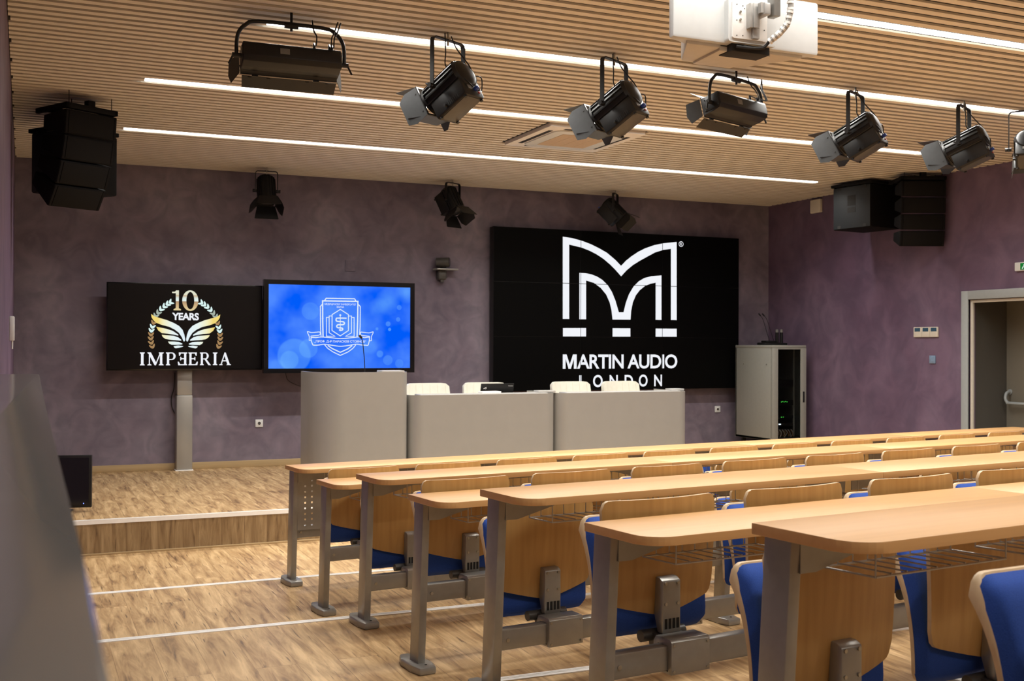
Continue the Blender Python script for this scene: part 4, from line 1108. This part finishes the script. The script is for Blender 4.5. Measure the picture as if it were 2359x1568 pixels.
# ------------------------------------------------------------------ stage lamps
def fresnel(loc, pan, tilt, lab, group, drop=.32, yw=.29, doors=(8, 30, 20, -26), cable=True, L=.30, big=1.10, mat='black_s', blade='door_blade', swing=None):
    """loc: top of yoke at the ceiling; local +y is the beam direction before tilting down"""
    t = thing('stage_spotlight', lab, 'stage light', loc, pan, group)
    hw = yw / 2; fw = .030
    b = MB(); b.tube([(-hw, 0, -drop - .018), (-hw, 0, -.04), (-hw + .006, 0, -.022), (-hw + .02, 0, -.013), (-hw + .04, 0, -.012), (hw - .04, 0, -.012), (hw - .02, 0, -.013), (hw - .006, 0, -.022), (hw, 0, -.04), (hw, 0, -drop - .018)], 0, 4, 0, (.007, fw, (0, 1, 0)))
    yk = b.build('yoke', M[mat], t)
    b = MB(); b.cyl((0, 0, -.045), (0, 0, .06), .007, n=10); b.cyl((0, 0, -.012), (0, 0, .0), .018, n=6); b.build('hanging_bolt', M['screw'], yk)
    for sx in (-1, 1): b = MB(); b.cyl((sx * (hw - .02), 0, -drop), (sx * (hw + .028), 0, -drop), .016, n=12); b.tube([(sx * (hw + .022), -.03, -drop - .01), (sx * (hw + .022), .03, -drop + .012)], .006, 6); b.build('locking_knob', M['black'], yk)
    rot = Matrix.Rotation(-tilt, 3, 'X'); piv = Vector((0, 0, -drop)); T = dict(rot=rot, loc=piv)
    r = .088 * big; y0, y1 = -.50 * L, .40 * L
    b = MB(); b.cyl((0, y0, 0), (0, y1, 0), r, n=32)
    for k in range(18):      # cooling fins along the barrel
        a = 2 * pi * k / 18 + .1
        if sin(a) < -.45: continue
        c, s_ = cos(a), sin(a); b.box((c * (r + .004), (y0 + y1) / 2, s_ * (r + .004)), (.012, L * .92, .008), Matrix.Rotation(-(a - 0), 3, 'Y'))
    b.build('barrel', M[mat], t, **T)
    b = MB(); b.cyl((0, y0 - .022, 0), (0, y0, 0), r * .93, r * 1.06, n=32); b.cyl((0, y0 - .034, 0), (0, y0 - .021, 0), r * .6, r * .9, n=32); rc = b.build('rear_cap', M['black'], t, **T)
    b = MB(); b.cyl((0, y1 - .002, 0), (0, y1 + .016, 0), r * 1.1, n=32); b.build('front_ring', M[mat], t, **T)
    b = MB(); b.cyl((0, y1 + .010, 0), (0, y1 + .019, 0), r * .93, r * .8, n=32); b.build('lens', M['lens'], t, **T)
    # electronics housing slung under the barrel
    hz0, hz1 = -r - .075, -r * .35; hx = r * .92
    b = MB(); b.prism([(-hx, hz1), (-hx, hz0 + .01), (-hx + .01, hz0), (hx - .01, hz0), (hx, hz0 + .01), (hx, hz1)], 'Y', y0 - .012, y1 - .02, .003)
    ho = b.build('housing', M[mat], t, **T)
    b = MB(); b.bb((-hx + .016, y0 + .004, hz0 - .003), (hx - .016, y1 - .036, hz0 + .001), .001); b.build('base_panel', M['metal_d'], ho, **T)
    for sx in (-1, 1):
        for yy in (y0 + .008, y1 - .04): b = MB(); b.cyl((sx * (hx - .014), yy, hz0 + .002), (sx * (hx - .014), yy, hz0 - .010), .011, n=10); b.build('rubber_foot', M['black'], ho, **T)
    b = MB()
    for k in range(9): b.bb((-hx - .002, y0 + .04 + k * .014, hz0 + .018), (-hx + .001, y0 + .046 + k * .014, hz0 + .045))
    b.build('vent_slots', M['black'], ho, **T)
    b = MB(); b.cyl((-hx - .022, y1 - .12, hz0 + .03), (-hx + .001, y1 - .12, hz0 + .03), .010, n=10)
    b.build('knob', M['black'], ho, **T)
    b = MB(); b.bb((.015, y0 - .040, hz0 + .045), (.040, y0 - .010, hz0 + .066), .003); b.build('power_plug', M['blueplug'], ho, **T)
    b = MB(); b.bb((.045, y0 - .018, hz0 + .030), (.060, y0 - .010, hz0 + .040)); b.build('power_switch', M['redplug'], ho, **T)
    b = MB(); b.bb((-.038, y0 - .016, hz0 + .050), (-.006, y0 - .010, hz0 + .078)); b.build('connector_plate', M['label'], ho, **T)
    # barn doors on a square frame
    f0 = y1 + .022; q = r * 1.12
    b = MB(); 
    for a_, c_ in (((-q, f0 - .006, -q), (q, f0, -q + .012)), ((-q, f0 - .006, q - .012), (q, f0, q)), ((-q, f0 - .006, -q), (-q + .012, f0, q)), ((q - .012, f0 - .006, -q), (q, f0, q))): b.bb(a_, c_)
    b.build('door_frame', M[mat], t, **T)
    wl = .135 * big
    for k, (nm, ang) in enumerate(zip(('left', 'right', 'top', 'bottom'), doors)):
        a = R(ang)
        if k < 2: # side doors: slightly flared trapezoids with chamfered tips
            sx = -1 if k == 0 else 1
            out = [(-q * .96, 0), (-q * 1.05, wl * .62), (-q * .78, wl), (q * .78, wl), (q * 1.05, wl * .62), (q * .96, 0)]
            b = MB(); b.prism([(v, u) for u, v in [(p[1], p[0]) for p in out]], 'X', -.0008, .0008)
            # prism axis X with (u,v)=(y,z): build in local hinge coordinates
            b.bm.free(); b = MB(); b.prism([(p[1], p[0]) for p in out], 'X', -.0009, .0009)
            m4 = Matrix.Translation(Vector((sx * q, f0, 0))) @ Matrix.Rotation(-sx * a, 4, 'Z')
            for sz in (-.6, .6): b.cyl((-.004, .02, sz * q), (.004, .02, sz * q), .006, n=8)
        else:
            sz = 1 if k == 2 else -1
            wt = 1.0 if k == 2 else 1.0
            out = [(-q * .96, 0), (-q * 1.25, wl * .95), (-q * 1.18, wl), (q * 1.18, wl), (q * 1.25, wl * .95), (q * .96, 0)]
            b = MB(); b.prism([(p[0], p[1]) for p in out], 'Z', -.0009, .0009)
            m4 = Matrix.Translation(Vector((0, f0, sz * q))) @ Matrix.Rotation(sz * a, 4, 'X')
        b.bm.transform(m4); b.build('barn_door', M[blade], t, **T)
    if cable:
        rp = piv + rot @ Vector((.02, y0 - .03, 0.02)); rq = piv + rot @ Vector((.0, y0 - .025, hz0 + .06)); rs = piv + rot @ Vector((r * .8, y0 - .01, 0))
        for pts in ([(-.05, -.02, .02), (-.055, -.03, -.10), (-.07, -.05, -.20), (-.06, rp.y - .02, -.27), tuple(rq)], [(.03, 0, .02), (.05, -.03, -.06), (.06, rp.y + .02, rs.z + .06), tuple(rs)], [tuple(rs), (rs.x + .07, rs.y - .01, rs.z + .0), (rs.x + .06, rs.y - .02, rs.z - .09), (rq.x + .04, rq.y - .01, rq.z)]):
            b = MB(); b.tube(pts, .0042, 6, 6); b.build('cable', M['black'], t)
    return t
GF = 'spotlights hanging from the ceiling strip'
CZ = ZC + .0
F1 = fresnel((2.405, 6.50, CZ - .035), R(28), R(30), 'black stage spotlight with open barn doors, leftmost of the four hanging under the light strip', GF)
F2 = fresnel((3.585, 6.50, CZ - .035), R(28), R(30), 'black stage spotlight with open barn doors, hanging in front of the ceiling air conditioner', GF)
F3 = fresnel((5.70, 6.60, CZ - .035), R(28), R(27), 'black stage spotlight with silver-lit side door, just right of the second floodlight', GF, cable=True)
F4 = fresnel((6.79, 6.61, CZ - .035), R(28), R(22), 'black stage spotlight with silver-lit side door, last whole one before the right image edge', GF)
F5 = fresnel((7.50, 6.62, CZ), R(-50), R(35), 'black stage lamp cut off by the right image edge below the ceiling', GF, cable=False, L=.22)
GB = 'black spotlights near the front wall'
fresnel((2.42, 12.25, CZ - .03), R(180 - 4), R(62), 'black spotlight with barn doors hanging near the front wall above the two displays', GB, .23, .24, (25, 40, 20, 10), False, .29, 1.06, 'black', 'black')
fresnel((4.59, 12.22, CZ - .03), R(180 + 28), R(60), 'black spotlight turned slightly right, hanging above the wall camera', GB, .23, .24, (25, 40, 20, 10), False, .29, 1.06, 'black', 'black')
fresnel((6.76, 12.22, CZ - .03), R(180 + 48), R(46), 'black spotlight tilted to the right above the video wall', GB, .23, .24, (25, 35, 25, 25), False, .29, 1.0, 'black', 'black')

def flood(loc, pan, tilt, lab):
    t = thing('stage_floodlight', lab, 'stage light', loc, pan, 'wide floodlights hanging from the ceiling strip')
    hw = .315; drop = .225
    b = MB(); b.tube([(-hw, 0, -drop), (-hw, 0, -.15), (-hw + .012, 0, -.09), (-hw + .05, 0, -.045), (-hw + .13, 0, -.016), (hw - .13, 0, -.016), (hw - .05, 0, -.045), (hw - .012, 0, -.09), (hw, 0, -.15), (hw, 0, -drop)], .0115, 10, 4)
    yk = b.build('yoke', M['black_s'], t)
    b = MB(); b.cyl((0, 0, -.055), (0, 0, .065), .008, n=10); b.cyl((-.04, 0, -.022), (.04, 0, -.022), .018, n=10); b.build('hanging_clamp', M['black'], yk)
    for sx in (-1, 1):
        b = MB(); b.cyl((sx * (hw - .035), 0, -drop), (sx * (hw + .025), 0, -drop), .014, n=12); b.tube([(sx * (hw + .02), 0, -drop), (sx * (hw + .045), -.01, -drop - .055)], .006, 8); b.build('locking_lever', M['black'], yk)
    rot = Matrix.Rotation(-tilt, 3, 'X'); T = dict(rot=rot, loc=Vector((0, 0, -drop)))
    w = .285
    prof = [(-.07, .045), (-.06, .062), (.04, .062), (.07, .055), (.085, .07), (.085, -.07), (.07, -.055), (.01, -.062), (-.05, -.052), (-.07, -.025)]
    b = MB(); b.prism(prof, 'X', -w, w, .004); b.build('housing', M['black'], t, **T)
    for sx in (-1, 1):
        b = MB(); b.bb((min(sx * w, sx * (w + .004)), -.06, -.045), (max(sx * w, sx * (w + .004)), .07, .05), .003)
        for yy, zz in ((-.05, .035), (-.05, -.03), (.058, .038), (.058, -.035)): b.cyl((sx * (w + .003), yy, zz), (sx * (w + .008), yy, zz), .006, n=8)
        b.build('end_cheek', M['black_s'], t, **T)
    b = MB(); b.bb((-w, .083, -.072), (w, .088, .072)); b.build('front_frame', M['black_s'], t, **T)
    b = MB(); b.bb((-w + .02, .0875, -.06), (w - .02, .090, .06)); b.build('lens', M['lens'], t, **T)
    b = MB(); b.bb((-.075, -.0725, -.015), (-.02, -.0695, .020)); b.bm.transform(Matrix.Translation((0, 0, .012))); b.build('rating_label', M['label'], t, **T)
    # barn doors
    for nm, m4, out, ax in (
        ('bottom', Matrix.Translation((0, .088, -.072)) @ Matrix.Rotation(R(-20), 4, 'X'), [(-w + .01, .008), (-w + .02, .10), (w - .0, .10), (w - .0, .008)], 'Z'),
        ('top', Matrix.Translation((0, .088, .072)) @ Matrix.Rotation(R(40), 4, 'X'), [(-w + .01, .008), (-w + .02, .12), (w - .02, .12), (w - .01, .008)], 'Z'),
        ('left', Matrix.Translation((-w, .088, 0)) @ Matrix.Rotation(R(28), 4, 'Z'), [(.006, -.062), (.09, -.095), (.115, -.04), (.105, .05), (.006, .062)], 'X'),
        ('right', Matrix.Translation((w, .088, 0)) @ Matrix.Rotation(R(-28), 4, 'Z'), [(.006, -.062), (.09, -.095), (.115, -.04), (.105, .05), (.006, .062)], 'X')):
        b = MB(); b.prism(out, ax, -.0009, .0009)
        if nm == 'bottom':
            for x in (-.24, -.13, .10, .22): b.bb((x, .015, -.004), (x + .02, .022, -.001))
        b.bm.transform(m4); b.build('barn_door', M['door_blade'] if nm in ('left', 'right') else M['black_s'], t, **T)
    for x in (-.20, .16): b = MB(); b.box((x, .088, -.075), (.035, .012, .012)); b.build('hinge', M['black'], t, **T)
    # cables
    P = lambda v: tuple(Vector((0, 0, -drop)) + rot @ Vector(v))
    for x0, top in ((.13, (.12, -.01, .02)), (.22, (.27, -.03, .02)), (.235, (.29, -.02, .02))):
        a = P((x0, -.045, .055)); c = P((x0, -.048, .10))
        b = MB(); b.cyl(a, c, .010, .007, n=10); b.tube([c, (x0 - .005, -.10, -.15), (x0 + .005, -.07, -.09), ((x0 + top[0]) / 2, -.04, -.05), top], .0045, 6, 5); b.build('cable', M['black'], t)
    return t
flood((1.425, 6.50, CZ - .05), R(-2), R(14), 'wide black floodlight with barn doors, leftmost lamp hanging from the ceiling')
flood((4.60, 6.56, CZ - .04), R(20), R(14), 'wide black floodlight with barn doors, hanging below the white projector')

# ------------------------------------------------------------------ hanging loudspeakers
def array_box(w, d, h, nm='cabinet'): pass
def line_array(loc, rz, lab, tilts, w=.50, d=.30, h=.188):
    t = thing('line_array_speaker', lab, 'loudspeaker', loc, rz, 'curved speaker columns hanging from the ceiling')
    # local: front faces -y; origin at ceiling above the front top edge
    b = MB(); b.bb((-w / 2, -.01, -.085), (w / 2, .05, -.045), .003); b.bb((-w / 2, .26, -.085), (w / 2, .30, -.045), .003)
    for x in (-w / 2, w / 2 - .03): b.bb((x, -.01, -.085), (x + .03, .42, -.045), .003)
    b.bb((-.03, -.0, -.05), (.03, .06, -.0), .003)
    fr = b.build('rigging_frame', M['spk'], t)
    b = MB(); b.cyl((-w / 2 + .04, .02, -.05), (-w / 2 + .04, .02, .08), .003, n=6); b.cyl((w / 2 - .04, .02, -.05), (w / 2 - .04, .02, .08), .003, n=6); b.cyl((0, .28, -.05), (0, .28, .08), .003, n=6); b.build('suspension_wire', M['spk'], fr)
    y, z = 0., -.09
    for k, tl in enumerate(tilts):
        b = MB()
        # cabinet tapering towards the rear
        g = .004
        pts = [(0, -g), (0, -h + g), (d, -h + .045), (d, -.045)]
        b.prism([(p[0], p[1]) for p in pts], 'X', -w / 2, w / 2, .010)
        rot = Matrix.Rotation(R(tl), 3, 'X'); T = dict(rot=rot, loc=Vector((0, y, z)))
        c = b.build('speaker_cabinet', M['spk'], t, **T)
        b = MB(); b.bb((-w / 2 + .03, -.006, -h + .014), (w / 2 - .03, .003, -.014), .003); b.build('grille', M['grille'], c, **T)
        
        for xa in (-w / 2 + .006, w / 2 - .026): b = MB(); b.bb((xa, -.004, -h + .012), (xa + .02, .003, -.012), .002); b.build('side_plate', M['spk'], c, **T)
        v = rot @ Vector((0, 0, -h)); y += v.y; z += v.z
    return t
line_array((.47, 9.25, CZ - .05), R(30), 'black four-box curved loudspeaker column hanging by the left wall', (5, 13, 23, 33), .45, .30, .198)
line_array((9.14, 9.47, CZ), R(-24), 'black four-box curved loudspeaker column hanging by the right wall', (1, 3, 6, 10), .50, .22, .185)

def subwoofer(loc, rz, lab, sz, detail=True):
    t = thing('hanging_subwoofer', lab, 'loudspeaker', loc, rz, 'bass speakers hanging behind the speaker columns')
    w, d, h = sz
    b = MB(); b.bb((-w / 2, -d / 2, -h - .06), (w / 2, d / 2, -.06), .012); bd = b.build('cabinet', M['spk'], t)
    b = MB(); b.bb((-w / 2 - .004, -d / 2 + .008, -h - .052), (-w / 2 + .001, d / 2 - .008, -.068), .001); b.build('side_panel', M['spk_grey'], bd)
    zc = -h * .48 - .06
    for za, zb_ in ((zc + .01, zc + .13), (zc - .07, zc - .012)): b = MB(); b.bb((-w / 2 - .006, -.06, za), (-w / 2 - .0035, .06, zb_)); b.build('recess', M['slot'], bd)
    for yy in (-d / 2 + .06, d / 2 - .12):
        for zz in (-h - .05, -.10): b = MB(); b.bb((-w / 2 - .006, yy, zz), (-w / 2 - .0035, yy + .05, zz + .035)); b.build('recess', M['slot'], bd)
    b = MB(); b.bb((-w / 2 - .02, -d / 2 - .02, -.058), (w / 2, -d / 2 + .03, -.025), .003); b.bb((-w / 2 - .02, d / 2 - .03, -.058), (w / 2, d / 2 + .02, -.025), .003); b.bb((-w / 2 - .02, -d / 2, -.058), (-w / 2 + .02, d / 2, -.025), .003)
    for x in (-w / 4, w / 4): b.cyl((x, 0, -.06), (x, 0, ZC - loc[2] - .002), .006, n=8)
    b.build('rigging_bar', M['spk'], t)
    return t
subwoofer((9.12, 10.36, CZ), R(8), 'large black bass speaker with a grey panel, hanging left of the right speaker column', (.52, .56, .50))
subwoofer((.38, 10.12, CZ - .12), R(35), 'black bass speaker hanging behind the left speaker column', (.50, .46, .50))

# ------------------------------------------------------------------ projector
t = thing('projector', 'white ultra-short-throw projector hanging on an arm at the top of the view', 'projector', (2.580, 3.60, 2.822))
b = MB(); b.prism([(-.342, 0), (.342, 0), (.342, .035), (.25, .09), (-.22, .09), (-.342, .035)], 'Z', .0, .215, .012); b.build('body', M['white'], t)
b = MB(); b.prism([(-.27, .02), (.28, .02), (.14, .25), (-.15, .25)], 'Z', -.014, .10, .008); b.build('lens_hood', M['cream'], t)  # hood and underside are white; warm floor bounce put into the cream colour
b = MB(); b.prism([(-.12, .02), (.12, .02), (.08, .24), (-.10, .24)], 'Z', -.024, .002, .004); b.build('underside_panel', M['cream'], t)
b = MB(); b.prism(rrect(-.112, .002, .112, .172, .012), 'Y', -.028, .002, .004); pl = b.build('mounting_recess', M['white'], t)
b = MB(); b.prism(rrect(-.098, .016, .064, .158, .006), 'Y', -.034, -.027, .0015); pk = b.build('mounting_plate', M['trim'], t)
b = MB()
for x, z in ((-.078, .146), (-.05, .143), (-.043, .133), (-.078, .085), (-.064, .118), (-.062, .09), (-.050, .028), (-.078, .026), (.012, .072), (.05, .06)): b.cyl((x, -.0335, z), (x, -.0352, z), .0022, n=8)
b.build('screw_holes', M['slot'], pk)
b = MB()
for x, z in ((-.063, .118), (-.063, .088)): b.cyl((x, -.034, z), (x, -.040, z), .0045, n=10)
b.build('screws', M['screw'], pk)
b = MB(); b.bb((-.035, -.062, .055), (-.022, -.034, .150), .002); b.bb((-.022, -.066, .055), (.006, -.060, .150), .002); b.bb((.004, -.10, .100), (.034, -.034, .148), .006)
for k in range(7): b.bb((-.008, -.092 + k * .003, .107), (.03, -.0905 + k * .003, .147))
b.bb((-.012, -.05, .018), (.018, -.034, .10), .003)
b.build('tilt_bracket', M['wire'], t)
b = MB(); b.bb((.044, -.105, .098), (.075, -.060, .777), .004); b.build('support_arm', M['metal'], t)
b = MB(); b.prism(rrect(-.02, -.15, .14, .02, .01), 'Z', .765, .7765); b.build('ceiling_plate', M['metal'], t)
b = MB()
pts = [Vector(p) for p in [(.072, -.115, .60), (.082, -.118, .40), (.088, -.12, .24), (.104, -.125, .18), (.108, -.12, .12), (.100, -.11, .07), (.078, -.09, .035), (.055, -.06, .010)]]
b.tube([tuple(p) for p in pts], .0115, 10, 6); hz = b.build('cable_sleeve', M['wire'], t)
b = MB()
for i in range(len(pts) - 1):
    for k in range(5):
        p = pts[i].lerp(pts[i + 1], k / 5); d = (pts[i + 1] - pts[i]).normalized() * .009
        if (pts[i + 1] - pts[i]).length > .1 or k % 2 == 0: b = MB(); b.cyl(p, p + d, .0135, n=12); b.build('sleeve_segment', M['trim'], hz)
b = MB(); b.bb((-.085, -.01, -.028), (.095, .08, .004), .004)
b.tube([(-.07, -.02, -.012), (-.02, -.04, -.018), (.04, -.04, -.010), (.06, -.05, .012)], .006, 8, 5); b.tube([(-.05, -.015, -.004), (0, -.03, -.012), (.06, -.02, -.006)], .004, 8, 5)
b.build('cable_recess', M['slot'], t)
